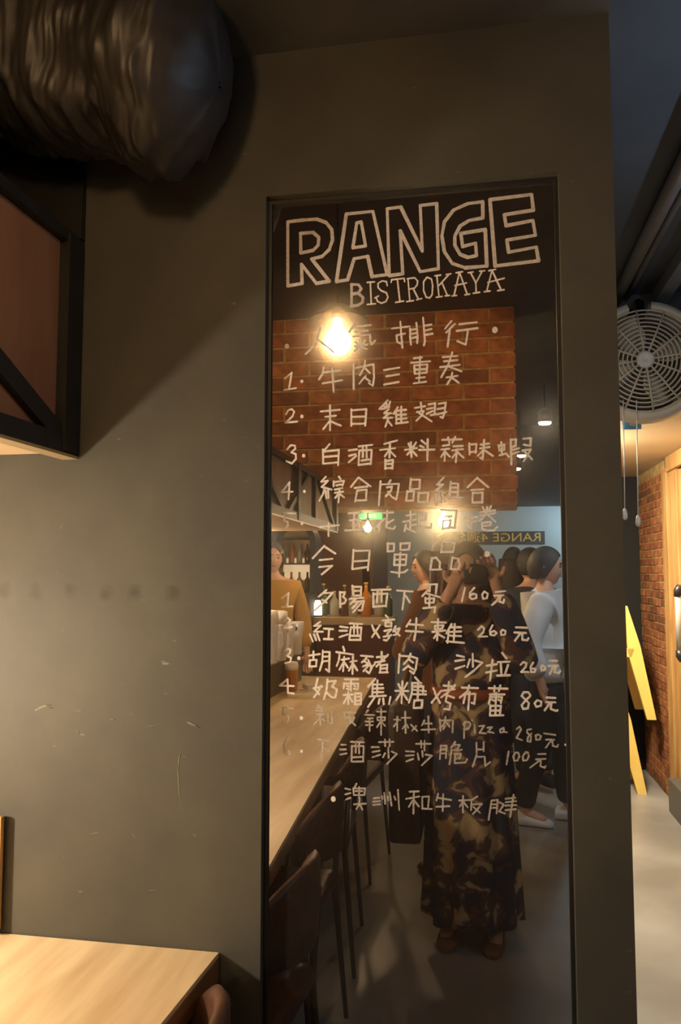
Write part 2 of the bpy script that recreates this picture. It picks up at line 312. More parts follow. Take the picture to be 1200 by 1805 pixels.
# kind: t outlined title letter, s small title letter, c character, d digit, o dot, f faint character; strokes separated by ;
W = '''
t T 103,155 165,148 215,145 250,158 272,185 275,225 262,262 235,288 195,298 262,383 213,392 155,318 158,392 103,402 103,155;152,200 200,196 222,215 220,245 200,265 153,275 152,200
t T 328,125 430,115 485,358 427,366 410,288 358,297 333,378 290,385 328,125;368,160 385,155 402,248 353,255 368,160
t T 485,105 537,98 620,268 612,92 675,85 682,335 612,347 535,190 545,355 493,362 485,105
t T 853,140 852,78 795,85 740,110 705,155 695,210 705,270 735,315 785,332 868,325 862,185 768,200 775,250 825,237 828,285 795,292 765,280 745,245 745,210 765,172 800,150 853,140
t T 880,70 1040,50 1047,110 935,128 942,170 1045,150 1055,207 945,225 952,272 1058,252 1067,305 900,325 880,70
b T 348,395 348,480;346,396 375,397 385,412 375,428 350,432;350,433 375,431 392,446 390,465 372,476 346,480
s T 408,388 436,386;420,387 424,472;408,473 440,470
s T 485,400 482,385 465,382 450,392 450,408 462,420 482,428 488,445 480,462 462,468 447,460 443,445;438,448 452,440
s T 500,388 502,378 550,372 552,385;524,376 534,462;518,465 548,460
s T 565,375 572,460;560,462 586,458;562,374 590,370 602,382 600,398 590,410 570,414;585,412 605,452;598,455 618,450
s T 638,368 625,385 625,420 635,445 648,448 658,435 660,400 655,375 638,368
s T 676,362 684,442;668,363 690,360;674,445 696,442;722,358 684,400;696,390 716,438;708,440 724,438;712,358 730,355
s T 762,352 742,438;734,440 752,438;764,352 792,432;784,436 802,433;750,351 774,347;745,400 790,390
s T 805,350 826,390;850,345 826,390 827,427;796,351 815,348;840,345 860,343;816,430 840,426
s T 888,342 868,420;858,424 880,421;888,342 922,415;910,420 934,416;876,343 902,338;872,388 935,372
o A 123,338 20
c A 405,180 380,270;382,265 340,350 280,405;375,275 450,330 520,390
c A 705,135 650,215;690,175 835,158;700,215 810,205;685,255 825,240 828,290 838,325 870,290;700,300 725,325;785,290 755,325;700,338 800,325;742,285 745,385;740,335 695,380;750,335 800,362
c B 50,188 200,170;122,130 130,240 140,350;162,230 90,245 95,300 138,322;205,190 205,260 212,325;258,140 268,240 265,310;205,200 255,192;210,235 265,225;210,272 265,258;315,95 330,300 322,330;325,165 385,155;330,205 385,192;335,242 395,232
c B 555,125 500,190;582,150 510,222;540,205 522,342;622,152 768,135;600,208 775,185;695,200 675,325 605,295
o B 922,200 24
d A 105,612 165,560 140,700;100,708 200,692
o A 250,635 14
c A 435,515 425,570 395,618;430,560 580,542;425,652 590,625;505,500 518,725
c A 685,490 688,702;688,525 855,490 860,600 850,672 815,650;785,460 775,520 740,582;780,520 825,565;790,590 770,610 735,655;785,605 825,635
c A 945,540 1075,518;965,592 1072,575;945,662 1068,640
c B 235,440 305,432;212,478 375,465;290,425 280,645;240,500 245,570;240,500 350,492 345,560 245,572;243,535 348,530;255,608 330,600;235,652 340,638
c B 482,430 605,420;492,465 605,455;460,515 625,495;562,390 530,490 468,600;530,510 640,550;512,602 605,588;562,560 550,610 518,660;560,605 618,648
d C 115,195 135,158 165,150 185,172 170,212 110,265 210,255
o C 250,212 15
c C 408,170 570,155;448,215 538,205;488,118 488,330;485,250 430,320;490,250 535,272 580,290
c C 668,150 668,292;668,160 795,150 785,290;672,215 785,212;672,275 785,272
c C 975,75 905,150;940,110 950,130;965,105 970,125;997,85 985,120;925,150 990,130;985,150 945,185 1005,185;990,185 940,225 1015,222;980,230 955,300;975,245 1010,290;1060,135 1025,190;1045,165 1050,275;1050,165 1130,155;1090,130 1090,268;1050,200 1130,195;1050,235 1135,228;1045,272 1145,260
c D 148,140 235,125;200,95 205,160;165,175 225,165 205,205 160,250;180,180 292,255;265,110 320,100 315,195 285,200;250,150 300,140;250,190 300,165;350,105 410,95 400,180 385,225 365,215;340,150 400,140;330,195 415,175
d C 125,490 155,455 190,458 195,485 160,515 198,530 200,570 165,610 118,590
o C 265,545 15
c C 485,445 430,510;428,490 430,612;428,510 562,495 556,625;430,555 550,545;430,612 555,600
c C 645,500 715,490;650,545 705,530;645,600 710,545;730,465 845,452;735,500 728,625;738,500 840,495 832,615;765,470 765,555;795,470 798,560;755,585 820,575;728,622 832,610
c C 945,445 1055,415;910,495 1040,480;995,430 990,560;985,500 950,550;990,500 1040,550;955,575 955,655;955,590 1020,580 1015,655;958,615 1015,612;955,650 1012,648
c D 65,495 165,480;95,440 112,475;160,430 130,480;115,430 120,555;115,500 85,535;125,500 165,545;205,415 240,445;195,460 225,475;185,495 315,492;258,405 255,585
c D 380,410 545,405;430,390 440,435;490,385 465,435;385,460 440,452;370,492 440,485;405,490 400,590;400,510 370,555;405,510 445,552;475,465 555,460;465,500 555,488;505,490 495,600;500,515 465,562;505,510 560,560
c D 610,440 612,535;612,450 670,445 662,520;612,515 668,508;705,450 775,440;700,482 780,470;735,410 722,575 700,560;725,500 680,545;735,495 808,545
c D 855,455 865,500;855,460 905,450 905,495 865,500;880,430 885,540;865,540 920,525 945,555;960,405 965,618;960,410 1005,405 1000,460 965,475;965,500 1030,480;970,530 1030,510;1065,400 1130,395 1125,460 1070,450;1060,500 1130,490 1100,540 1068,590;1080,510 1140,575
d E 165,110 90,205 195,200;165,115 155,275
o E 308,198 14
c E 515,55 470,105 535,95 475,155 570,180;500,170 485,225 450,290;510,190 520,265;535,190 540,262;640,55 655,80;590,100 588,150;590,110 690,95 672,145;615,140 660,130;600,180 675,165;600,212 680,200;645,185 635,305;640,215 605,260;645,220 690,255
c E 825,65 755,155;830,65 945,150;790,165 915,150;815,190 795,295;815,190 905,180 900,282;798,285 905,282
c F -51,100 -69,332;-51,130 125,125 115,200 100,275 65,255;45,90 20,130;10,160 60,150 50,190 0,245;20,200 60,255
c F 240,75 230,175;240,85 328,85 322,175;232,178 325,172;205,195 195,288;205,200 270,195 262,285;195,288 262,285;315,210 310,300;315,215 410,210 400,300;310,300 402,298
c F 555,65 490,135 550,130 480,190 575,210;485,215 485,325;510,220 525,300;540,220 570,292;625,105 612,255;625,120 695,125 690,245;625,160 690,160;620,205 690,205;605,255 740,258
c F 880,65 785,158;885,75 985,158;820,185 940,178;835,210 830,305;835,215 930,210 925,305;830,305 928,302
d E 110,405 220,410;118,410 115,480 145,490 150,520 130,555 95,565
o E 285,505 15
c E 455,540 640,522;540,500 540,628
c E 735,408 850,402;790,410 775,570;740,475 835,470 828,560;700,572 880,565
c E 1065,405 1160,400;1105,385 1100,440;1075,460 990,545;1030,490 1025,575;1100,450 1095,545 1165,560 1180,535;1095,510 1165,470
c F 195,430 290,415;235,390 240,470;165,490 290,470;235,475 235,570;240,525 290,515;190,520 180,580;190,550 295,595;320,420 385,410 380,470 325,475;325,420 318,545 430,548 438,510
c F 530,375 680,382 660,550 630,545;560,440 630,435;550,480 545,560;550,480 620,475 610,550 548,552
c F 765,455 880,440;825,405 820,555 790,535;775,510 880,480;930,345 945,380;1010,340 990,380;905,400 1050,380;915,430 1055,405;975,350 960,420 900,485;975,420 1055,490;930,500 1010,490 1000,525 930,530;925,500 925,560 980,575 1040,572 1070,540
o G 95,180 15
c G 500,120 388,240;505,130 605,195;455,258 578,245;450,325 575,312 475,395
c G 780,160 768,345;780,170 935,165 918,358;785,270 925,262;768,345 915,325
c H -37,95 -37,175;-37,100 25,100 22,170 -37,175;85,95 85,160;85,100 175,95 168,155 85,162;30,200 25,305;30,205 145,205 135,305 25,305;30,255 138,250;85,190 72,418;-5,370 60,380 120,375 155,350
c H 490,70 475,185;490,85 608,90 590,180 475,182;390,235 372,350;390,240 430,235 465,280 460,345;372,350 480,348;585,230 568,345;585,235 640,245 655,300 640,345 570,345
o H 918,200 25
d G 90,628 155,575 142,705;92,708 195,702
c G 520,545 445,610;490,575 580,572 500,660 405,742;480,640 520,665
c G 650,565 652,712;655,570 700,565 680,610 710,640 695,670 660,680;770,505 778,590;775,515 855,515 850,600;780,555 850,552;780,600 850,598;740,632 875,620;800,630 750,680;790,660 880,650 860,740 830,740;830,660 770,720;855,670 775,760
c G 955,545 1135,540;970,575 970,710;972,585 1105,580 1090,705;1010,550 1005,665;1050,550 1050,660;970,705 1090,698
c H 50,550 205,560;125,560 105,735;135,600 175,665
c H 305,495 435,490 425,580;370,500 365,560;350,545 295,605;325,575 465,615;325,620 325,670;325,630 410,625 405,665 325,672;365,590 362,715;305,720 420,710 412,760
d H 705,525 675,655
d H 795,525 755,570 750,615 775,635 815,620 815,590 785,580 755,600
d H 870,590 880,630 915,625 925,580 890,560 870,590
c H 1000,565 1095,555;985,600 1075,595;1035,605 1010,650 965,690;1050,610 1035,655 1075,670 1080,640
d I 115,100 145,75 172,98 110,175 190,165
o I 240,150 13
c I 460,115 400,155 465,150 400,210 485,210;360,235 390,305;400,235 420,290;430,230 455,295;495,180 582,185;545,190 540,275;495,280 580,282
c I 650,160 725,170;645,200 715,200;645,262 725,235;745,130 865,135;755,165 740,285;755,170 855,170 845,290;785,135 785,230;815,135 820,230;750,250 840,248;740,288 848,288
c J 85,120 105,175;160,120 85,235;110,165 155,240;215,25 240,50;185,75 300,65;215,90 215,130 270,130 270,95 215,90;205,175 270,160 230,205 252,235 225,268 200,262;195,232 272,215;310,130 290,180;295,165 350,150 325,205 295,215;305,175 350,220
c J 455,70 415,135;440,110 575,120;410,175 575,185;512,55 505,180 490,265
c J 658,90 795,95;720,60 710,265;690,125 690,160;690,125 770,120 760,150 690,160;665,185 790,170;705,205 680,245;720,205 780,240;850,110 800,200;825,150 810,290;840,140 940,140;880,110 870,275;830,185 940,180;830,220 940,225;800,275 968,290
d K 285,165 320,130 345,150 335,190 290,230 375,228
d K 425,120 400,170 405,210 440,220 465,195 440,175 405,190
d K 505,180 510,215 545,210 550,175 520,165 505,180
c K 650,140 755,145;635,190 745,195;690,200 640,270;710,205 712,260 760,265 770,245
d I 120,395 150,372 175,385 168,418 140,440 180,462 172,500 120,512
o I 255,465 17
c I 350,440 455,425;395,400 395,480;360,485 355,545;360,485 425,480 420,542;355,545 422,542;485,390 480,500 455,585;490,405 550,405 545,595 515,570;490,450 548,448;485,495 545,490
c I 680,355 692,395;615,405 780,430;645,430 640,480 618,540;665,480 735,468;690,450 680,590;685,500 645,575;690,500 725,555;750,500 810,490;775,450 770,615;770,520 735,585;775,515 815,580
c I 850,440 965,450;900,470 860,505;905,460 880,490 925,520 870,545;935,525 875,590;920,480 955,560 930,610 905,590;985,520 945,562;1005,455 1105,445;1050,405 1050,490;985,505 1080,490;1112,430 1000,545;1040,530 1035,600;1040,535 1105,525 1100,600;1040,565 1100,560;1030,602 1110,600
c J 350,400 338,580;350,415 460,420 520,440 505,540 485,585 450,560;455,395 440,440 390,495;440,450 480,480;435,510 385,550;440,520 480,545
c J 900,410 970,425;885,465 970,452;885,540 975,510;1025,450 1000,525;1052,395 1055,520;1075,460 1145,480 1060,560 980,620
c K 370,510 465,495;425,455 400,655;365,575 465,555;515,385 560,440;475,475 590,470;505,490 510,590;575,500 545,590;470,605 590,600
d K 695,500 720,475 750,485 745,520 700,570 770,570
d K 815,480 790,520 795,570 830,570 840,540 800,535
d K 890,520 895,555 930,550 930,520 900,505 890,520
c K 975,460 1045,462;960,510 1055,510;1010,515 975,590;1030,515 1020,570 1060,580 1075,560
d L 145,95 70,155 205,160;145,95 150,225 205,232
c L 435,90 410,190 450,240;470,155 435,220 400,268;395,180 480,165;530,95 520,200 495,285;535,115 610,110 575,165 620,190 605,270 570,268 525,225
c L 695,95 825,95;690,130 685,185;690,135 825,135 820,190;755,100 755,205;715,155 735,165;785,150 800,165;715,185 735,190;785,185 805,190;685,245 770,240;730,215 730,335;725,255 685,325;735,255 770,310;795,225 795,330;795,230 855,230 850,335;795,265 850,262;795,300 850,298;790,335 850,335
c L 990,90 920,165;965,130 960,260;960,145 1060,145;1010,105 1005,260;960,185 1065,180;960,220 1065,218;935,260 1090,252;985,265 920,360;1030,285 1020,330;1065,280 1070,335;1135,265 1120,335
c M 90,205 215,208;120,140 140,185;205,130 175,185;160,115 150,325;145,220 100,295;160,220 205,290;280,75 320,120;250,130 340,130;255,130 250,230 220,320;275,160 345,155;265,195 385,210;270,165 360,165 355,238;260,238 385,240;310,140 305,290;275,295 265,370;275,300 350,295 345,368 268,370
c M 455,180 475,225;530,205 440,320;470,225 520,320;555,155 660,165;605,120 600,200;540,205 660,190;665,150 600,215 530,270;580,245 655,272;590,225 575,300;575,308 622,330 610,385 560,380
c M 730,175 885,180;800,155 780,215 710,270;765,230 745,325;765,235 860,235 850,330 825,320;805,215 790,390
c M 990,180 1170,185;1045,160 1040,215;1100,155 1085,210;1000,240 1140,240;1005,255 990,330;1005,265 1115,265 1105,325;1060,225 1055,335;1020,290 1040,300;1080,290 1095,300;1005,345 1000,440;1005,350 1105,350 1095,440;1003,395 1100,395;1055,350 1052,440;1000,442 1130,440
d N 735,195 715,165 670,165 650,200 680,230 720,270 710,320 665,325 650,290 690,240 730,205
d N 775,270 790,305 835,295 840,255 800,240 775,270
c N 890,215 975,220;885,260 975,262;925,265 870,340;935,270 930,325 985,345 995,335
f L 100,365 200,375;100,370 98,430;98,435 150,435 160,470 140,515 95,510
o L 278,465 17
f L 435,340 480,375;430,365 485,380 470,410;425,395 480,400;415,430 490,430;460,420 460,540;455,470 400,530;470,465 500,490;535,425 535,500;570,405 575,515 555,515
f L 680,410 800,410;695,415 700,480;745,390 745,470;715,460 790,460 770,500 710,545;740,480 800,540
f L 905,410 920,390;890,435 980,440;915,470 965,470;895,500 970,500;900,535 965,535;935,480 935,590;1005,405 1090,405;1045,380 1045,630;1010,460 1085,460 1080,490 1010,490 1010,460;1040,500 1005,555;1050,505 1085,545
f M 80,482 140,485;110,455 108,590;105,510 75,550;150,465 235,465;185,405 190,610;180,540 160,570;200,530 215,560;240,530 300,590;290,545 250,590
f M 370,490 345,540;365,520 440,520;340,580 475,575;408,450 412,610
f M 520,480 525,590;520,490 645,490 640,605;575,455 560,520 540,550;580,510 610,550;570,540 550,575
f M 755,510 750,660;745,530 760,505 800,505 815,530 795,565 755,580
f M 850,535 855,610;828,488 832,492
f M 895,545 945,540 900,610 960,615
f M 975,560 1020,555 980,600 1035,610
f M 1120,565 1095,580 1100,610 1130,600 1132,560 1138,600 1165,605
f N 600,520 630,495 645,520 600,605 655,625
f N 740,520 705,525 700,550 740,590 735,640 705,635 710,600 745,560
f N 785,580 790,620 825,620 835,585 810,570 785,580
f N 865,560 975,575;885,620 965,620;935,625 880,700;945,625 950,680 990,690 1000,670
o N 1070,670 9
f O 110,80 85,140 90,200 115,220 135,205 120,180 95,190
o O 220,190 11
f O 345,100 435,110;382,108 370,260;390,160 430,190
f O 520,140 555,140;510,175 555,175;510,215 560,205;590,118 690,122;600,150 598,268;600,150 690,150 685,268;630,130 630,200;655,130 655,205;605,235 680,232;600,268 688,266
f O 805,120 915,118;850,100 852,150;885,100 885,150;750,158 805,158;755,195 810,185;755,235 815,215;875,160 878,240;850,205 835,235;900,190 940,210 865,285
f P 215,105 345,105;260,80 262,140;290,80 290,165;125,170 200,175;125,210 195,205;130,260 190,238;230,190 240,245;270,170 275,220;300,200 355,210 265,295
f P 435,120 425,240;435,122 485,122 478,232;435,155 482,155;430,190 480,190;560,90 525,140;550,115 600,115 580,150;525,160 620,158;530,160 510,285;560,195 610,195 600,235 565,235;560,195 555,275 650,270 665,240
f P 748,95 750,200 715,305;812,90 810,170;755,155 815,155;745,220 820,220 825,300 870,265
f N 525,735 505,860
f N 590,745 570,780 580,825 610,820 630,780 615,745 590,745
f N 690,740 660,780 665,820 700,820 720,780 710,745 690,740
f N 805,760 880,757;790,810 880,805;830,815 730,890;835,820 830,875 870,890 880,875
o O 460,550 18
f O 550,470 590,480;550,515 590,505;555,555 590,540;635,435 620,465;612,470 615,520;612,470 700,470 695,520;630,490 680,490;655,460 655,540;620,520 695,520;615,590 705,585;660,545 655,590 635,625;660,590 680,630
f O 765,545 810,540;760,570 815,565;760,595 815,590;845,505 852,585;885,500 900,600;948,480 958,635;828,530 832,550;870,530 875,560;920,530 930,555
f O 1035,495 1105,492;1010,550 1110,530;1068,495 1065,660;1060,560 1030,610;1070,560 1105,605;1131,533 1133,620;1131,535 1183,530 1175,618;1131,622 1205,626
f P 410,545 395,605;405,580 525,600;395,660 510,655;455,550 450,700
f P 595,605 690,600;630,565 628,710;625,620 600,660;635,620 670,665;755,570 705,600 700,690;710,640 795,635 740,700 715,725;720,660 780,715
f P 880,610 855,775;885,605 935,600 925,720;880,640 930,638;875,670 928,668;950,620 990,640 950,700;945,700 1000,720;1005,590 1090,580;1005,620 1100,610;1000,650 1100,645;1005,690 1095,680;1075,555 1045,750
'''
def write_board(board, Yg):
    """Yg: plane of the glass front; every character one thin raised mesh"""
    for ln in W.strip().split('\n'):
        kind, crop, rest = ln.split(' ', 2)
        ox, oy, s = CROP[crop]
        sub = MB(); 
        def P(a, b, dz=0.0):
            p = at(ox + a/s, oy + b/s, Yg); return Vector((p.x, p.z, 0))
        if kind == 'o':
            a, r = rest.split(' '); x, y = map(float, a.split(','))
            c = P(x, y); R = float(r)/s*0.00108; n = 12
            ring = [(c.x+R*math.cos(2*PI*k/n)*(1+0.08*math.sin(3*k)), c.y+R*1.15*math.sin(2*PI*k/n)) for k in range(n)]
            sub.prism(ring, 'y', Yg-0.0010, Yg-0.0001)
            sub.build('bullet_dot', M['chalk'], board); continue
        wd = {'t':0.0068,'b':0.0056,'s':0.0031,'c':0.0040,'d':0.0038,'f':0.0033}[kind]
        lay = 0
        for st in rest.split(';'):
            pts = [P(*map(float, q.split(','))) for q in st.split(' ') if q]
            for i in range(len(pts)-1):
                a, b = pts[i], pts[i+1]; d = b-a
                if d.length < 1e-5: continue
                d.normalize(); nn = Vector((-d.y, d.x, 0)); h = wd/2
                poly = []
                jit = random.uniform(0.85, 1.12)
                for k in range(5):
                    t = PI/2 + PI*k/4; poly.append(a + (d*math.cos(t)+nn*math.sin(t))*h*jit)
                jit2 = random.uniform(0.80, 1.1)
                for k in range(5):
                    t = -PI/2 + PI*k/4; poly.append(b + (d*math.cos(t)+nn*math.sin(t))*h*jit2)
                y1 = Yg-0.0005-0.00002*lay; lay += 1
                # one quad-ish cap plus thin rim
                sub.prism([(p.x, p.y) for p in poly], 'y', y1, Yg-0.0001)
        nm = {'t':'title_letter','b':'small_letter','s':'small_letter','c':'written_character','d':'written_digit','f':'written_character'}[kind]
        o = sub.build(nm, M['chalk_bold' if kind in 'tb' else 'chalk_faint' if kind == 'f' else 'chalk'], board)
        if kind == 'b': o['label'] = 'bolder first small title letter'
        if kind == 'f': o['label'] = 'half rubbed-out faint written mark'
# ---------------------------------------------------------------- room shell
WY = 1.45                     # face of the dark wall
PX0, PX1, PZ1 = -0.409, 0.156, 2.20   # opening of the glass in that wall
PZ0 = 0.10
XE = 0.253                    # right end of that wall
CEIL = 3.02
m = MB()
m.box(-3.2, PX0, WY, WY+0.22, 0, 2.5); m.box(PX1, XE, WY, WY+0.22, 0, 2.5)
m.box(PX0, PX1, WY, WY+0.22, PZ1, 2.5); m.box(PX0, PX1, WY, WY+0.22, 0, PZ0)
m.box(PX0, PX1, MIRY+0.012, WY+0.22, PZ0, PZ1)
struct(m.build('wall_back', M['wall']))
m = MB(); m.box(-3.2, XE, 1.13, 1.45+0.22, 2.5, CEIL)
struct(m.build('trim_1', M['wall']))          # dropped beam along the dark wall
m = MB(); m.box(-3.3, 1.9, -7.6, 3.65, CEIL, CEIL+0.12)
struct(m.build('ceiling', M['ceilr']))
m = MB(); m.box(-3.3, 1.9, -7.6, 6.4, -0.12, 0)
struct(m.build('floor', M['floor']))
m = MB(); m.box(-3.32, -3.2, -7.6, 3.65, 0, CEIL)
struct(m.build('wall_left', M['ceil']))
# passage on the right
m = MB(); m.box(-0.6, 1.32, 3.65, 3.75, 2.232, CEIL)
struct(m.build('wall_passage_front', M['ceilr']))
m = MB(); m.box(0.30, 1.2, 0.3, 3.65, 2.72, CEIL)
struct(m.build('ceiling_low', M['ceilr']))
m = MB(); m.box(-0.6, 1.32, 3.60, 3.76, 2.185, 2.232, 0.004)
struct(m.build('trim_2', M['white']))
m = MB(); m.box(-0.6, 1.32, 3.76, 6.3, 2.185, 2.30)
struct(m.build('ceiling_passage', M['cream']))
m = MB(); m.box(-0.7, 1.32, 6.19, 6.3, 0, 2.185)
struct(m.build('wall_passage_end', M['endwall']))
m = MB(); m.box(-0.7, -0.6, 1.67, 6.3, 0, CEIL)
struct(m.build('wall_passage_left', M['ceilr']))
# right wall: runs along the passage and past the camera; brick stretch, door
m = MB(); m.box(1.195, 1.32, 5.335, 6.19, 0, 2.185)
rw = struct(m.build('wall_right', M['mortar']))
m = MB(); m.box(1.2, 1.32, -7.6, 3.2, 0, CEIL); m.box(1.2, 1.32, 3.2, 5.335, 2.09, CEIL); m.box(1.2,1.32,3.2,3.9,0,2.09)
m.build('wall_face', M['ceilr'], rw)
CH, BL = 0.0555, 0.205
def brick_mesh(name, lx, ly, lz, b=0.004):
    mm = MB(); mm.box(-lx/2, lx/2, -ly/2, ly/2, -lz/2, lz/2); me = mesh_of(name, mm.v, mm.f); return me
bmat = [M['brickA'], M['brickB'], M['brickC']]
bcache = {}
def brick(parent, c, lx, ly, lz, k):
    key = (round(lx,3), round(ly,3), round(lz,3), k)
    if key not in bcache:
        me = brick_mesh('brick', lx, ly, lz); me.materials.append(bmat[k]); bcache[key] = me
    o = bpy.data.objects.new('brick', bcache[key]); C.objects.link(o); o.location = c; o.parent = parent
    o.rotation_euler = (random.uniform(-.006,.006),)*3
rows = int(2.16/CH)
for r_ in range(rows):
    y = 5.345 - (BL/2 if r_ % 2 else 0)
    while y < 6.15:
        y0, y1 = max(y, 5.34), min(y+BL-0.011, 6.18)
        if y1-y0 > 0.03:
            brick(rw, (1.205+random.uniform(-.003,.003), (y0+y1)/2, (r_+0.5)*CH+0.004), 0.03, y1-y0, CH-0.010, random.choice((0,0,1,1,2)))
        y += BL
# brick partition above the opening behind the camera (seen in the glass)
HY = 2*MIRY-4.6; HZ0, HZ1 = 1.84, CEIL; HX1 = 0.225
m = MB(); m.box(-3.2, HX1-0.01, HY-0.22, HY+0.006, HZ0, HZ1)
wp = struct(m.build('wall_brick_partition', M['mortar']))
rows = 13; CH2 = (HZ1-HZ0)/rows; BL2 = 0.312
for r_ in range(rows):
    x = HX1 - (0 if r_ % 2 else BL2/2)
    if r_ % 2 == 0:
        brick(wp, (HX1-BL2/4+0.006, HY-0.012, HZ0+(r_+.5)*CH2), BL2/2-0.018, 0.05, CH2-0.015, random.choice((0,1)))
    while x > -2.2:
        x0 = x-BL2+0.018
        brick(wp, ((x0+x)/2, HY-0.012+random.uniform(-.004,.004), HZ0+(r_+.5)*CH2), x-x0, 0.05, CH2-0.015, random.choice((0,0,1,1,2)))
        x -= BL2
m = MB(); m.box(-3.2, HX1, HY-0.23, HY-0.02, HZ0-0.01, HZ0)
m.build('lintel', M['doorwood'], wp)
# far end of the room
FY = 2*MIRY-8.5
m = MB(); m.box(-0.99, 1.2, FY-0.1, FY, 0, 2.16); struct(m.build('wall_far', M['pale']))
m = MB(); m.box(-3.2, 1.2, FY-0.1, FY+0.12, 2.16, CEIL); struct(m.build('trim_3', M['ceil']))
m = MB(); m.box(-3.2, -1.02, 2*MIRY-7.3-0.1, 2*MIRY-7.3, 0, 2.16)
m.box(-1.09, -0.99, FY, 2*MIRY-7.3, 0, 2.16)
m.box(-3.2, -0.99, FY, 2*MIRY-7.2, 2.16, 2.24)
struct(m.build('wall_red_brown', M['reddark']))

# ---------------------------------------------------------------- the menu glass
board = thing('menu_glass', 'tall dark mirror glass set in the grey wall, covered with a handwritten white menu', 'menu board', (0, MIRY, PZ0))
def board_child(o): pass
m = MB(); m.box(PX0+0.0, PX1-0.0, MIRY, MIRY+0.010, PZ0, PZ1)
g = m.build('glass_pane', M['mirror'], board)
m = MB(); t = 0.007
m.box(PX0, PX0+t, MIRY-0.006, MIRY, PZ0, PZ1); m.box(PX1-t, PX1, MIRY-0.006, MIRY, PZ0, PZ1)
m.box(PX0+t, PX1-t, MIRY-0.006, MIRY, PZ1-t, PZ1); m.box(PX0+t, PX1-t, MIRY-0.006, MIRY, PZ0, PZ0+t)
m.build('glass_frame', M['steel'], board)
write_board(board, MIRY)
for o in board.children: o.matrix_parent_inverse = Matrix.Translation((0, -MIRY, -PZ0))

# pale paint scuffs on the wall
def scuff(pts, wd):
    mm = MB(); mm.tube([at(px, py, WY+wd*0.17) for px, py in pts], [wd*0.4]+[wd*0.75]*(len(pts)-2)+[wd*0.25], 6)
    o = mm.build('paint_scuff', M['scuffm'], bpy.data.objects['wall_back'])
M['scuffm'] = mat('chipped_paint_scuff', (0.17,0.16,0.13), 0.9, noise=0.3, scale=90)
for pts, wd in (([(62,1252),(78,1246),(93,1248)],.0030),([(66,1247),(80,1243),(92,1243)],.0018),([(124,1254),(136,1253),(146,1254)],.0016),
    ([(194,1267),(199,1268),(204,1269)],.0022),([(256,1281),(276,1277),(298,1272)],.0008),([(330,1273),(343,1278),(353,1284)],.0030),
    ([(137,1287),(139,1291),(138,1297)],.0022),([(322,1320),(316,1335),(314,1360),(316,1395),(322,1432)],.0016),([(105,932),(110,927),(112,923)],.0014),
    ([(100,1004),(102,1012),(101,1020)],.0012),([(112,1108),(113,1111),(114,1114)],.0016),([(161,1470),(170,1468),(176,1467)],.0014),([(340,1470),(345,1473),(348,1475)],.0014),
    ([(232,1468),(236,1474),(240,1478)],.0012),([(216,1204),(218,1206),(219,1208)],.0016),([(262,1570),(268,1569),(276,1568)],.0008)):
    scuff(pts, wd)

# ---------------------------------------------------------------- hanging box over the table
BX, BYE, BZ0 = -0.812, 2*MIRY-4.4, 1.69
BZT = 2.13; BZL = 1.93
root = thing('hanging_cabinet', 'long red-brown cabinet in a black steel frame hung above the table at left', 'cabinet', (BX, WY, BZ0))
def addp(mm, name, mt, rt, lab=None):
    o = mm.build(name, mt, rt); o.matrix_parent_inverse = Matrix.Translation(-Vector(rt.location)) if rt.rotation_euler.z == 0 else rt.matrix_basis.inverted()
    if lab: o['label'] = lab
    return o
YN = WY-0.004
nseg = 3; L = (YN-BYE)/nseg
for k in range(nseg):                                   # side panels
    y1 = YN-k*L-0.012; y0 = y1-L+0.024
    mm = MB(); mm.box(BX-0.018, BX-0.006, y0, y1, BZ0+0.02, BZT if k == 0 else BZL); addp(mm, 'side_panel', M['boxwood'], root)
mm = MB(); mm.box(-1.5, BX-0.006, BYE, BYE+0.014, BZ0+0.02, BZL); addp(mm, 'end_panel', M['boxwood'], root)
mm = MB(); mm.box(-1.5, BX-0.02, BYE+0.02, YN, BZ0+0.004, BZ0+0.02); addp(mm, 'bottom_board', M['creamwood'], root)
mm = MB(); mm.box(-1.5, BX-0.02, BYE+0.02, YN-L, BZL, BZL+0.016); mm.box(-1.5, BX-0.02, YN-L, YN, BZT-0.02, BZT-0.004); addp(mm, 'top_board', M['steel'], root)
for k in range(nseg+1):
    y = YN-0.028-k*(YN-BYE-0.056)/nseg
    mm = MB(); mm.box(BX-0.006, BX+0.016, y-0.028, y+0.028, BZ0, 2.13 if k < 2 else BZL+0.02); addp(mm, 'post', M['steel'], root)
mm = MB(); mm.box(BX-0.006, BX+0.012, BYE, YN, BZ0-0.004, BZ0+0.034); addp(mm, 'rail', M['steel'], root)
mm = MB(); mm.box(BX-0.006, BX+0.012, BYE, YN-L, BZL-0.004, BZL+0.022); mm.box(BX-0.006, BX+0.012, YN-L, YN, BZT-0.016, BZT+0.006); addp(mm, 'rail', M['steel'], root)
W2 = 2*MIRY
for (ya, za, yb, zb) in ((1.43,1.702,0.62,2.07),(W2-2.72,1.92,W2-3.20,1.70),(W2-3.65,1.92,W2-3.22,1.70),(W2-3.90,1.93,W2-4.36,1.70)):
    if abs(za-zb) < 0.01: continue
    d = Vector((yb-ya, zb-za)).normalized(); n_ = Vector((-d.y, d.x))*(0.019 if ya > 1 else 0.012)
    mm = MB(); mm.prism([(ya+n_.x,za+n_.y),(yb+n_.x,zb+n_.y),(yb-n_.x,zb-n_.y),(ya-n_.x,za-n_.y)], 'x', BX-0.005, BX+0.010)
    addp(mm, 'brace', M['steel'], root)
mm = MB(); y_ = W2-3.81; mm.box(BX-0.005, BX+0.010, y_-0.012, y_+0.012, BZ0, BZL); addp(mm, 'post', M['steel'], root)
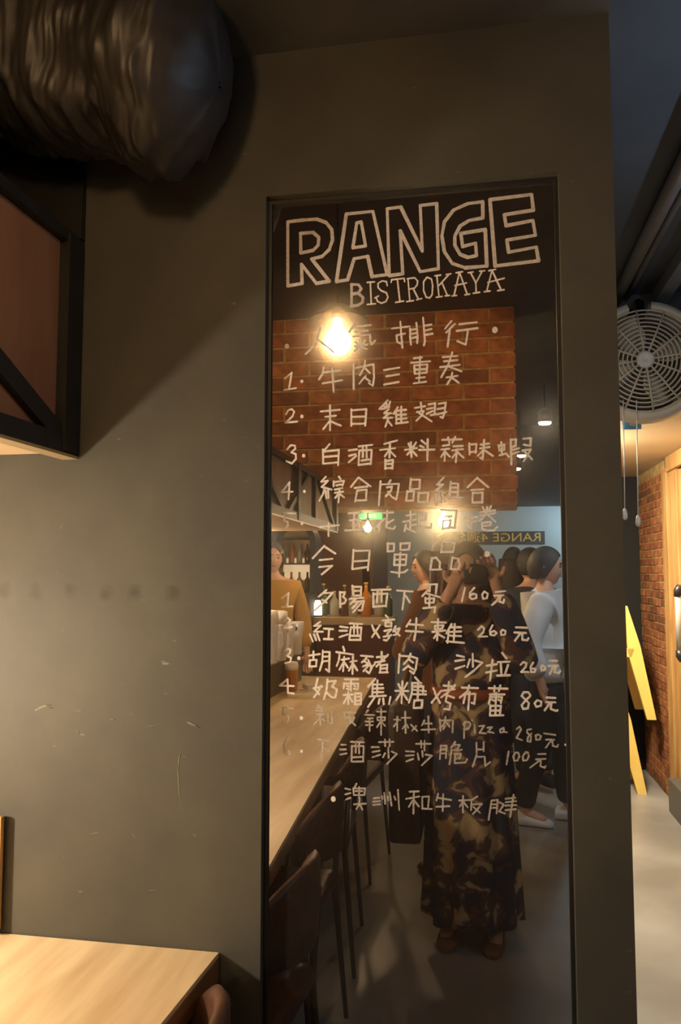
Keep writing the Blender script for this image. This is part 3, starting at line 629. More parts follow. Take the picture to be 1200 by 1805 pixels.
mm = MB(); mm.box(BX-0.02, BX+0.014, BYE, YN, BZ0-0.010, BZ0-0.004); addp(mm, 'edge_strip', M['bronze'], root, 'thin bronze edge strip')

mm = MB(); mm.box(-1.4, BX+0.016, YN-0.014, YN, BZT+0.006, 2.5); addp(mm, 'back_or_shade_plate', M['steel'], root)  # black sheet added where the wall above the box is only in shade
# air duct wrapped in black plastic
def duct():
    N_, K_ = 260, 130
    p0, p1, p2 = at(-420,20,1.262), at(0,88,1.272), at(388,150,1.272)
    path = []
    for i in range(N_):
        t = i/(N_-1); path.append((1-t)**2*p0+2*t*(1-t)*p1+t*t*p2)
    vs = []; fs = []
    from mathutils import noise as nz
    for i, p in enumerate(path):
        t = i/(N_-1)
        tg = (path[min(i+1,N_-1)]-path[max(i-1,0)]).normalized(); u = tg.cross(Vector((0,0,1))).normalized(); v = u.cross(tg)
        base = 0.148
        if t > 0.90: base *= math.sqrt(max(0.0, 1-((t-0.90)/0.10)**2))*0.97+0.03
        for k in range(K_):
            a = 2*PI*k/K_; r = base; fade = 1 if t < 0.9 else max(0.45, 1-(t-0.9)/0.12)
            s_ = t*1.25                                        # metres along the duct
            for (fq, am, sq) in ((5.0,0.016,0.5),(13.0,0.009,0.55),(34.0,0.0045,0.7),(70,0.002,0.9)):
                tw = s_*fq + 0.55*math.sin(a+fq) + 1.2*nz.noise(Vector((s_*5, math.cos(a)*1.4, math.sin(a)*1.4+fq)))
                n0 = nz.noise(Vector((tw, math.cos(a)*sq+fq, math.sin(a)*sq)))
                r += am*(1-abs(n0)*3.2)*fade
            if t > 0.90: r *= 1.0
            # the plastic sags a little underneath
            q = p+(u*math.cos(a)+v*math.sin(a))*r
            if math.sin(a) < 0: q.z -= 0.012*(-math.sin(a))*math.sin(t*22)
            q.z = max(min(q.z, 2.492), 2.143 if q.x < -0.78 else 0); q.y = min(q.y, WY-0.022)
            vs.append(q)
    for i in range(N_-1):
        for k in range(K_): fs.append((i*K_+k, i*K_+(k+1)%K_, (i+1)*K_+(k+1)%K_, (i+1)*K_+k))
    fs.append(tuple(range(K_))[::-1]); fs.append(tuple((N_-1)*K_+k for k in range(K_)))
    return mesh_of('air_duct', vs, fs, True)
tag(link('air_duct', duct(), M['duct']), 'fat air duct wrapped in crumpled black plastic under the ceiling', 'duct')

# ---------------------------------------------------------------- long table
TZ = 0.745
tab = thing('long_table', 'long pale oak table with its end against the grey wall', 'table', (-0.95, 0, 0))
TE0, TE1 = -0.487, -0.70; TYF = 2*MIRY-5.3
mm = MB(); e = 0.0015
mm.prism([(-1.62,WY-0.003),(TE0-e,WY-0.003),(TE1-e,TYF+e),(-1.62,TYF+e)], 'z', TZ-0.008, TZ)
addp(mm, 'table_top', M['tabletop'], tab)
mm = MB(); mm.prism([(-1.62,WY-0.004),(TE0,WY-0.004),(TE1,TYF),(-1.62,TYF)], 'z', TZ-0.050, TZ-0.008)
addp(mm, 'edge_band', M['tableedge'], tab, 'darker oak edge')
for (x, y) in ((-0.62,1.2),(-1.5,1.2),(-0.72,-0.5),(-1.5,-0.5),(-0.8,-2.2),(-1.5,-2.2)):
    mm = MB(); mm.box(x-.025,x+.025,y-.025,y+.025,0,TZ-0.05); addp(mm, 'leg', M['rail'], tab)
# wooden block standing on the table in the left corner
p = at(-2, 1500, 1.36)
hx = at(4, 1500, 1.435).x
o = thing('menu_stand', 'thin upright wooden stand on the table at the left edge', 'menu stand', (hx-0.06, 1.43, TZ))
mm = MB(); mm.box(hx-0.12, hx, 1.428, 1.440, TZ+0.010, at(4,1440,1.43).z, 0.003); addp(mm, 'board', M['doorwood'], o)
mm = MB(); mm.box(hx-0.13, hx-0.012, 1.39, 1.443, TZ, TZ+0.010, 0.003); addp(mm, 'base', M['doorwood'], o)

# ---------------------------------------------------------------- chairs along the table
def make_chair(label, loc):
    r = thing('dining_chair', label, 'chair', (0,0,0), 0, 'brown chairs along the long table')
    # local: seat faces -x (towards the table), back on the +x side
    mm = MB(); mm.box(-0.20,0.20,-0.20,0.20,0.43,0.475,0.018); mm.build('seat', M['leather'], r)
    vs = []; fs = []; K = 17
    for i in range(K):                                  # curved, rounded back rest
        t = -1+2*i/(K-1); top = 0.80-0.055*abs(t)**3-0.03*t*t; bot = 0.60+0.02*t*t
        x = 0.235-0.075*t*t; y = 0.205*t
        for (dx, z) in ((-0.012,bot),(-0.016,(bot+top)/2),(-0.012,top-0.012),(0.0,top),(0.012,top-0.012),(0.016,(bot+top)/2),(0.012,bot)):
            vs.append((x+dx+0.03*(z-0.6), y, z))
    for i in range(K-1):
        for j in range(7): fs.append((i*7+j, i*7+(j+1)%7, (i+1)*7+(j+1)%7, (i+1)*7+j))
    fs.append(tuple(range(7))); fs.append(tuple((K-1)*7+j for j in range(7))[::-1])
    link('backrest', mesh_of('backrest', vs, fs, True), M['leather'], r)
    for sy in (-1,1):
        mm = MB(); mm.tube([(0.22,0.21*sy,0),(0.185,0.19*sy,0.43),(0.20,0.195*sy,0.66)], [0.008,0.011,0.009], 8); mm.build('leg', M['chairmetal'], r)
        mm = MB(); mm.tube([(-0.20,0.20*sy,0),(-0.17,0.18*sy,0.43)], [0.008,0.011], 8); mm.build('leg', M['chairmetal'], r)
    r.location = loc
    return r
ch = make_chair('brown leather chair nearest the dark wall, its rounded back at the table corner', (-0.63, 1.135, 0))
ch.rotation_euler.z = 0.10
for i, (y, rz, lab) in enumerate(((0.52,0.05,'second brown chair from the wall, reflected in the dark glass beside the table'),(-0.12,-0.08,'brown chair beside the table, just left of the photographer, seen in the glass'),(-1.0,0.1,'farthest brown chair along the table, deep in the reflection'))):
    c2 = copy_tree(ch); c2.location = (-0.68-0.02*i, y, 0); c2.rotation_euler.z = rz; c2['label'] = lab

# ---------------------------------------------------------------- passage on the right
# wall fan
fan = thing('wall_fan', 'round cream wall fan with wire guard at upper right', 'fan', (0.71, 3.5, 2.36))
FR = 0.222
RX = Matrix.Rotation(PI/2, 4, 'X')       # lathe axis -> -y
mm = MB(); prof = [(0.205,-0.07),(0.250,-0.06),(0.268,0.0),(0.258,0.05),(0.232,0.062),(0.225,0.05),(0.222,0.0),(0.205,-0.05)]
N_=48; vs=[]; fs=[]
for (r_, z) in prof:
    for k in range(N_):
        a = 2*PI*k/N_; vs.append((r_*math.cos(a), -z, r_*math.sin(a)))
P_ = len(prof)
for i in range(P_):
    for k in range(N_):
        # the casing leaves a gap at the top where the bracket enters
        a = 2*PI*(k+.5)/N_
        if 1.38 < a < 1.86 : continue
        fs.append((i*N_+k, i*N_+(k+1)%N_, ((i+1)%P_)*N_+(k+1)%N_, ((i+1)%P_)*N_+k))
link('shroud', mesh_of('shroud', vs, fs, True), M['fanplastic'], fan)
mm = MB()
for r_ in [0.055+0.0185*i for i in range(10)]:
    n = 40; pts = [(r_*math.cos(2*PI*k/n), -0.058+0.25*(r_-0.05)**2*2, r_*math.sin(2*PI*k/n)) for k in range(n+1)]
    mm.tube(pts, 0.0042, 5, False)
for k in range(12):
    a = 2*PI*k/12+0.13; mm.tube([(r_*math.cos(a), -0.062+0.5*(r_-0.05)**2, r_*math.sin(a)) for r_ in (0.03,0.12,0.225)], 0.0045, 5)
mm.build('wire_guard', M['fanplastic'], fan)
mm = MB(); mm.lathe([(0.0,0.0),(0.02,0.016),(0.034,0.010),(0.038,0.0),(0.036,-0.02)], (0,-0.062,0), 24, RX); mm.build('hub_cap', M['white'], fan)
for k in range(4):
    a0 = k*PI/2+0.4; vs=[]; fs=[]
    for i in range(7):
        rr = 0.03+0.17*i/6
        for j in range(5):
            aa = a0+(j-2)*0.20*(0.6+0.8*math.sin(PI*min(1,i/6+.15))*0.8); vs.append((rr*math.cos(aa), -0.01+0.03*(j-2)/2, rr*math.sin(aa)))
    for i in range(6):
        for j in range(4): fs.append((i*5+j,i*5+j+1,(i+1)*5+j+1,(i+1)*5+j))
    o = link('blade', mesh_of('blade', vs, fs, True), M['fanplastic'], fan)
    sm_ = o.modifiers.new('s','SOLIDIFY'); sm_.thickness = 0.003
mm = MB(); mm.lathe([(0.06,-0.05),(0.07,0.0),(0.065,0.05),(0.03,0.09)], (0,0.06,0), 20, Matrix.Rotation(-PI/2,4,'X')); mm.build('motor', M['fandark'], fan)
mm = MB(); mm.lathe([(0.21,0.0),(0.22,0.012)], (0,0.052,0), 40, RX); mm.build('back_or_shade_plate', M['fandark'], fan)
mm = MB(); mm.tube([(0,0.06,0.0),(0,0.075,0.22),(0.02,0.10,0.30),(0.02,0.14,0.32)], 0.018, 8); mm.build('bracket', M['steel'], fan)
for (px, pyb) in ((1101,918),(1124.5,930)):
    a = at(px-3, 705, 3.42)-fan.location; b = at(px, pyb-14, 3.42)-fan.location
    mm = MB(); mm.tube([a, (a+b)/2+Vector((0.001,0,0)), b], 0.0022, 6); cd = mm.build('pull_cord', M['white'], fan)
    mm = MB(); mm.lathe([(0.002,0.02),(0.007,0.012),(0.011,-0.008),(0.010,-0.022),(0.004,-0.03)], b, 12); mm.build('cord_bob', M['white'], cd)
# conduits and beam on the ceiling
for i, (x, z, lab) in enumerate(((0.625,2.685,'thicker grey conduit running along the dark ceiling at upper right'),(0.676,2.70,'thin grey conduit beside the thick one on the dark ceiling'))):
    mm = MB(); rr = 0.026 if i == 0 else 0.013
    mm.tube([(x,0.32,z),(x,1.8,z),(x,3.64,z)], rr, 12); o = mm.build('conduit', mat('grey_conduit_paint%d'%i, (0.17,0.155,0.15), 0.5), None); tag(o, lab, 'conduit')
mm = MB(); mm.box(0.785,0.845,0.32,3.64,2.655,2.72,0.004); tag(mm.build('cable_tray', mat('grey_tray_paint', (0.17,0.165,0.17), 0.5)), 'dark grey cable tray on the ceiling leading to the fan', 'cable tray')
pa, pb = at(1097,757,3.59), at(1130,731,3.59)
st = thing('blue_sticker', 'small blue and white sticker below the fan', 'sticker', (pa.x, 3.598, pa.z))
mm = MB(); mm.box(pa.x, pb.x, 3.592, 3.598, pa.z, pb.z-0.0, 0.0008); addp(mm, 'card', M['tagblue'], st)
mm = MB(); mm.prism([(pa.x+.03,pa.z+.018),(pa.x+.05,pa.z+.012),(pa.x+.062,pa.z+.03),(pa.x+.045,pa.z+.045),(pa.x+.03,pa.z+.04)], 'y', 3.5905, 3.592); addp(mm, 'white_mark', M['white'], st)
# door and its frame in the right wall
d1 = struct(bpy.data.objects.new('door_1', None)); C.objects.link(d1); d1.location = (1.2, 4.5, 0)
def dpart(mm, name, mt, lab=None): return addp(mm, name, mt, d1, lab)
mm = MB(); mm.box(1.172,1.26,5.20,5.335,0.0,2.12,0.004); dpart(mm, 'frame_board', M['doorwood'])
mm = MB(); mm.box(1.19,1.26,5.02,5.198,0.10,2.09,0.004); dpart(mm, 'frame_board', M['doorwood'])
mm = MB(); mm.box(1.172,1.26,3.9,5.198,2.09,2.185,0.004); dpart(mm, 'frame_head', M['doorwood'])
for i in range(4):
    y1 = 5.012-i*0.26; mm = MB(); mm.box(1.205,1.25,y1-0.255,y1,0.21,2.085,0.004); dpart(mm, 'plank', M['doorwood'])
mm = MB(); mm.box(1.12,1.20,3.9,5.16,0.0,0.20,0.005); dpart(mm, 'sill_plinth', mat('grey_plinth', (0.09,0.085,0.075), 0.5), 'dark grey plinth under the door')
HY_ = 4.79
hz1, hz0 = at(1167,1037,4.79).z, at(1172,1160,4.79).z
mm = MB(); mm.tube([(1.128,HY_,hz0+.05),(1.128,HY_,hz1-.03)], 0.019, 14); hd = dpart(mm, 'door_handle', M['pipe_light'], 'pale pipe door handle')
for z in (hz0, hz1):
    s = -1 if z == hz1 else 1
    mm = MB(); mm.tube([(1.128,HY_,z+s*.045),(1.128,HY_,z+s*.012),(1.136,HY_,z),(1.15,HY_,z),(1.20,HY_,z)], [.024,.024,.026,.020,.018], 14); mm.tube([(1.196,HY_,z),(1.207,HY_,z)], .036, 16)
    f = mm.build('pipe_elbow', M['pipe'], hd)
pz0, pz1 = at(1190,1002,4.85).z, at(1190,958,4.85).z
mm = MB(); mm.box(1.198,1.206,4.80,4.87,pz0,pz1,0.002); dpart(mm, 'push_plate', M['pipe'], 'dark metal plate on the door')
mm = MB(); zz = at(1186,1090,4.8).z; mm.lathe([(0.0,0.02),(0.012,0.016),(0.016,0.0)], (1.2,4.83,zz), 12, Matrix.Rotation(-PI/2,4,'Y')); dpart(mm, 'lock', M['pipe_light'])
# two yellow chairs stacked against the brick wall
def yellow_chair(label, loc, rz):
    r = thing('yellow_chair', label, 'chair', (0,0,0), 0, 'yellow chairs by the brick wall')
    for sx in (-0.20, 0.20):     # side frames, local plane y-z; front is -y, back is +y
        for nm, poly in (('rear_leg', [(0.205,0.0),(0.262,0.0),(0.175,0.48),(0.10,0.74),(0.085,0.74),(0.095,0.44)]),
                         ('front_leg', [(-0.245,0.0),(-0.205,0.0),(-0.115,0.40),(-0.09,0.45),(-0.155,0.45)]),
                         ('seat_rail', [(-0.155,0.45),(-0.155,0.405),(0.12,0.405),(0.135,0.46),(0.10,0.46)])):
            mm = MB(); mm.prism(poly, 'x', sx-0.018, sx+0.018); mm.build(nm, M['yellow'], r)
    mm = MB(); mm.box(-0.195,0.195,-0.17,0.12,0.452,0.49,0.014); mm.build('seat', M['brownpad'], r)
    mm = MB(); mm.box(-0.18,0.18,0.085,0.115,0.52,0.72,0.012); mm.build('backrest', M['brownpad'], r)
    r.location = loc; r.rotation_euler.z = rz; return r
y1 = yellow_chair('lower of the two stacked yellow chairs, standing on the floor', (0.80, 5.72, 0), -PI/2)
y2 = copy_tree(y1); y2.location = (0.865, 5.68, 0.492); y2['label'] = 'upper of the two stacked yellow chairs beside the brick wall'

# ---------------------------------------------------------------- lamps
def bulb_mesh(r, n=18):
    mm = MB(); mm.lathe([(r*0.30,r*1.75),(r*0.34,r*1.2),(r*0.62,r*0.80),(r*0.92,r*0.38),(r,0),(r*0.9,-r*0.42),(r*0.6,-r*0.8),(r*0.2,-r*0.97)], (0,0,0), n); return mm
def pendant(label, loc, r, strength, col=(1.0,0.62,0.25), ztop=CEIL, shade=None, group=None):
    t = thing('pendant_lamp', label, 'lamp', loc, 0, group)
    bulb_mesh(r).build('bulb', emis('glowing_bulb', col, strength), t)
    mm = MB(); mm.lathe([(r*0.42,r*2.7),(r*0.45,r*1.7)], (0,0,0), 14); mm.build('socket', M['steel'], t)
    mm = MB(); mm.tube([(0,0,r*2.6),(0,0,ztop-loc[2])], 0.004, 6); mm.build('cord', M['steel'], t)
    if shade:
        mm = MB(); R = shade; mm.lathe([(R*0.25,r*2.6),(R*0.5,r*2.5),(R,r*1.6),(R*1.0,r*1.5),(R*0.48,r*2.35),(R*0.2,r*2.45)], (0,0,0), 28); mm.build('shade', M['steel'], t)
    return t
def estr(P, r): return P/(PI*4*PI*r*r*0.8)
pb_ = mir(595,603,2.5)
pendant('bare glowing pendant bulb under a small dark shade, its glare in the glass', tuple(pb_), 0.046, estr(P_PEND,0.046), (1.0,0.62,0.28), CEIL, 0.10)
pendant('bulb hanging below the cabinet over the table', (-1.36, 0.88, 1.20), 0.04, estr(P_TABLE,0.04), (1.0,0.80,0.55), BZ0)
for (px, py, D, r, P, lab) in ((782,920,5.0,0.034,16,'bright pear bulb in the room behind, right of the green sign'),(648,931,5.4,0.026,6,'small bulb right below the green sign'),(600,898,6.4,0.022,4,'smallest bulb near the cabinet end in the reflection')):
    q = mir(px, py, D); pendant(lab, tuple(q), r, estr(P*P_FAR,r), (1.0,0.72,0.36), CEIL, None, 'bulbs in the room behind')
def spot(label, px, py, D, P):
    q = mir(px, py, D); t = thing('ceiling_spotlight', label, 'spotlight', tuple(q), 0, 'ceiling spotlights in the room behind')
    mm = MB(); mm.lathe([(0.02,0.12),(0.05,0.10),(0.06,0.0),(0.055,0.002)], (0,0,0), 16); mm.build('housing', M['steel'], t)
    mm = MB(); mm.lathe([(0.052,0.0),(0.045,-0.012),(0.02,-0.018)], (0,0,0), 16); mm.build('lens', emis('spot_lens', (1,0.85,0.6), P/(PI*0.012)), t)
    mm = MB(); mm.tube([(0,0,0.11),(0,0,CEIL-q.z)], 0.01, 6); mm.build('stem', M['steel'], t)
spot('largest of the three small ceiling spotlights in the reflection', 960, 745, 6.6, 4)
spot('lower of the two small spotlights left of the largest one', 908, 826, 7.6, 2)
spot('spotlight hidden behind the last written character of line three', 917, 803, 7.7, 2)
# flood lamp of the passage, behind the wall end
t = thing('passage_lamp', 'round warm ceiling lamp in the passage behind the dark wall', 'lamp', (0.42, 4.45, 2.17))
mm = MB(); mm.lathe([(0.13,0.015),(0.14,0.0),(0.12,-0.012)], (0,0,0), 24); mm.build('lamp_body', M['white'], t)
mm = MB(); mm.lathe([(0.12,-0.012),(0.10,-0.05),(0.04,-0.07)], (0,0,0), 24); mm.build('diffuser', emis('passage_diffuser', (1,0.84,0.60), P_CORR/(PI*0.055)), t)
t = thing('added_fan_lamp', 'small warm lamp added out of sight to brighten the fan', 'lamp', (0.33, 2.45, 2.40))  # added fill for the fan, kept behind the wall end
mm = MB(); mm.lathe([(0.06,0.058),(0.07,0.0),(0.066,0.0)], (0,0,0), 20); mm.tube([(0,0,0.05),(0,0,CEIL-2.40)], 0.006, 6); mm.build('lamp_body', M['steel'], t)
mm = MB(); mm.lathe([(0.064,0.0),(0.05,-0.015),(0.02,-0.022)], (0,0,0), 20); mm.build('diffuser', emis('fan_fill_glow', (1,0.84,0.62), P_FAN_FILL/(PI*0.014)), t)
def added_spot(label, loc, target, power, col, size=1.2, blend=0.8):  # unseen fixtures added to brighten the brick and the man
    t = thing('added_spotlight', label, 'spotlight', loc)
    d = (Vector(target)-Vector(loc)).normalized(); R = d.to_track_quat('-Z','Y').to_matrix().to_4x4()
    mm = MB(); mm.lathe([(0.03,0.15),(0.045,0.12),(0.05,0.0),(0.044,0.0),(0.040,0.05)], (0,0,0), 18, R); mm.build('fill_spot_housing', M['steel'], t)
    mm = MB(); mm.tube([Vector((0,0,0))-d*0.10, (0,0,CEIL-loc[2])], 0.008, 6); mm.build('stem', M['steel'], t)
    l = bpy.data.lights.new('fill_spot', 'SPOT'); l.energy = power; l.color = col; l.spot_size = size; l.spot_blend = blend; l.shadow_soft_size = 0.03
    lo = bpy.data.objects.new('fill_spot', l); C.objects.link(lo); lo.parent = t; lo.rotation_euler = R.to_euler(); lo.location = d*0.02
    return t
added_spot('added warm spotlight at right, out of sight, brightening the brick partition', (0.66,-0.35,2.86), (-0.35,HY,2.35), P_BRICK_FILL, (1.0,0.62,0.30))
added_spot('added warm spotlight over the cabinet, out of sight, brightening the brick partition', (-1.7,-0.35,2.86), (-0.7,HY,2.45), P_BRICK_FILL, (1.0,0.62,0.30))
added_spot('added cool spotlight at right, out of sight, brightening the man in white', (1.11,-0.9,2.8), (0.42,-1.95,1.15), P_MAN_FILL, (0.72,0.86,1.0), 0.7)
# unseen tube added high on the right wall to give blue fill
t = thing('added_cool_tube', 'unseen cool tube lamp added high on the right wall for blue fill', 'lamp', (1.17, 1.75, 2.22))
mm = MB(); mm.box(0.0,0.03,-0.62,0.62,-0.03,0.03,0.004); mm.build('fill_housing', M['white'], t)
mm = MB(); mm.tube([(-0.018,-0.58,0),(-0.018,0.58,0)], 0.014, 10); mm.build('tube', emis('cool_fill_glow', (0.50,0.72,1.0), P_COOL_FILL/(PI*2*PI*0.014*1.16)), t)
t = thing('added_far_cool_tube', 'unseen cool tube lamp added to light the pale wall at the far end', 'lamp', (1.15, 2*MIRY-7.9, 2.08))  # invented tube, stands in for daylight on the far wall
mm = MB(); mm.box(0.0,0.05,-0.5,0.5,-0.03,0.03,0.004); mm.box(-0.14,0.05,-0.5,0.5,0.03,0.04,0.003); mm.build('fill_housing', M['white'], t)
mm = MB(); mm.tube([(-0.018,-0.46,0),(-0.018,0.46,0)], 0.014, 10); mm.build('tube', emis('far_cool_fill_glow', (0.50,0.78,1.0), 45*P_FAR/(PI*2*PI*0.014*0.92)), t)
# warm lamps further back
pendant('pendant over the bar in the room behind', (-0.9, 2*MIRY-5.9, 2.0), 0.04, estr(26*P_FAR,0.04), (1.0,0.72,0.40), CEIL, 0.12)
pendant('hidden pendant added to brighten the glassware station', (-1.38, -1.35, 1.60), 0.035, estr(16*P_FAR,0.035), (1.0,0.80,0.55), BZ0, None)  # added out of sight to lift the mugs and cabinet bottom

# ---------------------------------------------------------------- things in the room behind (seen in the glass)
# green exit sign
q = mir(653,908,6.4)
t = thing('exit_sign', 'small glowing green sign hanging in the room behind', 'sign', tuple(q))
mm = MB(); mm.box(-0.097,0.097,-0.02,0.02,-0.038,0.038,0.004); mm.build('sign_face', emis0('green_glow', (0.03,0.85,0.25), 2.0), t)
mm = MB(); mm.box(-0.05,0.05,0.0195,0.023,-0.026,0.008); mm.build('sign_panel', emis0('pale_green_glow', (0.35,1.0,0.55), 1.8), t)
mm = MB(); mm.tube([(0,0,0.036),(0,0,CEIL-q.z)], 0.006, 6); mm.build('stem', M['steel'], t)
# banner on the far wall
a, b = mir(765,960,8.47), mir(960,936,8.47)
t = thing('wall_banner', 'long black banner with gold lettering on the pale far wall', 'banner', ((a.x+b.x)/2, FY+0.001, (a.z+b.z)/2))
bw, bh = b.x-a.x, b.z-a.z
mm = MB(); mm.box(-bw/2,bw/2,0.0,0.012,-bh/2,bh/2,0.002); mm.build('banner_cloth', M['banner'], t)
cu = bpy.data.curves.new('banner_text', 'FONT'); cu.body = 'RANGE 4\u9031\u5e74\u6176'; cu.size = bh*0.95; cu.extrude = 0.002; cu.align_x = 'CENTER'; cu.align_y = 'CENTER'
to = bpy.data.objects.new('tmp_text', cu); C.objects.link(to); bpy.context.view_layer.update()
me = bpy.data.meshes.new_from_object(to.evaluated_get(bpy.context.evaluated_depsgraph_get())); bpy.data.objects.remove(to)
xs = [v.co.x for v in me.vertices]; wdt = max(xs)-min(xs) if xs else 1
me.transform(Matrix.Scale(bw*0.93/wdt, 4, (1,0,0)))
me.transform(Matrix.Rotation(PI,4,'Z') @ Matrix.Rotation(PI/2,4,'X'))
lt = link('banner_lettering', me, M['gold'], t); lt.location = (0,0.015,0)
# bar with its lit top
ba, bb = mir(552,1088,6.0), mir(690,1088,6.0)
t = thing('bar_counter', 'bar counter with a bright lit top in the room behind', 'bar', ((ba.x+bb.x)/2, ba.y, 0))
L_ = bb.x-ba.x
mm = MB(); mm.box(-L_/2,L_/2,-0.45,0.0,ba.z-0.06,ba.z+0.0,0.006); mm.build('bar_top', M['bronze'], t)
mm = MB(); mm.box(-L_/2+0.02,L_/2-0.02,-0.42,-0.03,0,ba.z-0.06); mm.build('bar_front', M['reddark'], t)
# bottles and jars standing on the bar
BT = ba.z
def bottle(px, D, h, r, col, label, kind='bottle'):
    x = mir(px,1060,D).x
    t = thing(kind, label, 'bottle', (x, 2*MIRY-D, BT), 0, 'bottles on the bar')
    mm = MB(); mm.lathe([(r*.9,0),(r,0.01),(r,h*.55),(r*.75,h*.66),(r*.36,h*.75),(r*.34,h*.95)], (0,0,0), 14); mm.build('bottle_body', col, t)
    mm = MB(); mm.lathe([(r*.40,h*.94),(r*.40,h)], (0,0,0), 12); mm.build('bottle_cap', M['gold'], t)
gl = [mat('green_bottle_glass',(0.05,0.09,0.04),0.15), mat('amber_bottle_glass',(0.45,0.17,0.02),0.15), mat('clear_bottle_glass',(0.35,0.33,0.27),0.12), mat('brown_bottle_glass',(0.10,0.04,0.02),0.15)]
for i, (px, h, r, k, lab) in enumerate(((570,.26,.032,0,'dark green bottle at the left end of the bar'),(589,.20,.038,2,'squat clear bottle on the bar beside the green one'),(607,.25,.034,3,'brown bottle in the middle of the bar'),(622,.22,.04,2,'clear bottle on the bar left of the amber one'),(645,.27,.045,1,'amber bottle on the bar, tallest of the row'),(668,.20,.045,2,'wide clear bottle at the right part of the bar'),(684,.24,.035,0,'green bottle at the right end of the bar'))):
    bottle(px, 6.2, h, r, gl[k], lab)
q = mir(560,1100,6.08)
t = thing('white_lantern', 'slim white glowing lantern at the end of the bar', 'lantern', (q.x, q.y, BT))
mm = MB(); mm.lathe([(0.03,0),(0.034,0.01),(0.032,0.10),(0.02,0.13)], (0,0,0), 16); mm.build('lantern_shade', emis('lantern_glow',(1,0.9,0.7),5), t)
mm = MB(); mm.lathe([(0.036,-0.0),(0.036,0.012)], (0,0,0), 16); mm.build('lantern_base', M['steel'], t)
# arched shelf niche with bottles
na, nb = mir(476,1045,5.9), mir(556,915,5.9)
nx, nw, nz0, nz1 = (na.x+nb.x)/2, (nb.x-na.x)/2, na.z, nb.z
t = thing('arched_wall_shelf', 'black arched shelf niche lit from inside, left in the reflection', 'shelf', (nx, na.y, nz0))
def arch(w_, h_, n=14): return [(-w_,0)]+[(-w_*math.cos(PI*k/n)*1.0, h_-w_+w_*math.sin(PI*k/n)) for k in range(n+1)]+[(w_,0)]
out = arch(nw, nz1-nz0); inn = arch(nw-0.045, nz1-nz0-0.045)
vs=[]; fs=[]; n = len(out)
for yy in (0.0,-0.22):
    vs += [(x,yy,z) for x,z in out]; vs += [(x,yy,z) for x,z in inn]
for i in range(n-1):
    fs += [(i,i+1,n+i+1,n+i),(2*n+i,3*n+i,3*n+i+1,2*n+i+1),(i,2*n+i,2*n+i+1,i+1),(n+i,n+i+1,3*n+i+1,3*n+i)]
link('arch_frame', mesh_of('arch_frame', vs, fs), M['steel'], t)
mm = MB(); mm.prism(inn, 'y', -0.22, -0.20); mm.build('back_panel', mat('warm_back_panel',(0.6,0.42,0.2),0.4), t)
mm = MB(); mm.box(-nw+.06,nw-.06,-0.19,-0.18,0.10,nz1-nz0-0.30); mm.build('light_strip', emis('shelf_light',(1,0.75,0.42),1.2), t)
for z in (0.0,0.22,0.42): mm = MB(); mm.box(-nw+.045,nw-.045,-0.2,-0.01,z,z+0.012); mm.build('shelf_board', M['steel'], t)
k = 0
for z in (0.012,0.232):
    for x, wx in ((-0.10,'first from the left'),(-0.035,'second from the left'),(0.03,'third from the left'),(0.095,'rightmost')):
        tt = thing('bottle', 'small bottle inside the arched shelf, %s on its %s board' % (wx, 'lower' if z < .1 else 'upper'), 'bottle', (nx+x, na.y-0.10, nz0+z), 0, 'bottles in the arched shelf')
        mm = MB(); h=.15; r=.024; mm.lathe([(r*.9,0),(r,0.01),(r,h*.55),(r*.36,h*.75),(r*.34,h)], (0,0,0), 10); mm.build('bottle_body', gl[k%4], tt); k += 1
# pedestal under the niche and low station box along the table
mm = MB(); mm.box(nx-nw-0.3, nx+nw-0.045, na.y-0.3, na.y+0.02, 0, nz0, 0.01); tag(mm.build('side_cabinet', mat('dark_green_grey_cabinet',(0.07,0.075,0.055),0.6)), 'dark green-grey cabinet carrying the arched shelf', 'cabinet')
sx = -1.17
t = thing('glassware_station', 'low dark wooden station box on the table, loaded with glassware', 'station', (sx-0.18, 2*MIRY-4.5, TZ))
mm = MB(); mm.box(-0.18,0.18,-0.6,0.95,0,0.185,0.004); mm.build('box_body', mat('station_brown',(0.10,0.08,0.055),0.5), t)
mm = MB(); mm.box(-0.185,0.19,-0.6,0.95,0.185,0.195,0.003); mm.build('box_top', M['bronze'], t)
SZ = TZ+0.195
def jug(px, D, h, r, label, mats, kind, cat, grp=None, z=SZ, handle=True):
    x = mir(px,1100,D).x; t = thing(kind, label, cat, (x, 2*MIRY-D, z), 0, grp)
    mm = MB(); mm.lathe([(r*.8,0),(r*.82,0.006),(r,h*.7),(r*.99,h*.72)], (0,0,0), 18); mm.build('body', mats[0], t)
    mm = MB(); mm.lathe([(r*.98,h*.72),(r*1.03,h*.85),(r*.9,h*.98),(r*.4,h)], (0,0,0), 18); mm.build('foam', mats[1], t)
    if handle: mm = MB(); mm.tube([(r*.95,0,h*.62),(r*1.5,0,h*.58),(r*1.6,0,h*.35),(r*.9,0,h*.2)], r*.12, 8); mm.build('handle', M['porcelain'], t)
foam = mat('bright_foam',(0.95,0.93,0.85),0.6)
jug(477,4.35,.30,.045,'tall white-topped glass mug nearest the wall end of the station',(M['porcelain'],foam),'glass_mug','mug','white mugs on the station')
jug(494,4.5,.29,.045,'second white-topped glass mug on the station',(M['porcelain'],foam),'glass_mug','mug','white mugs on the station')
jug(486,4.75,.27,.045,'white mug standing behind the two front ones',(M['porcelain'],foam),'glass_mug','mug','white mugs on the station')
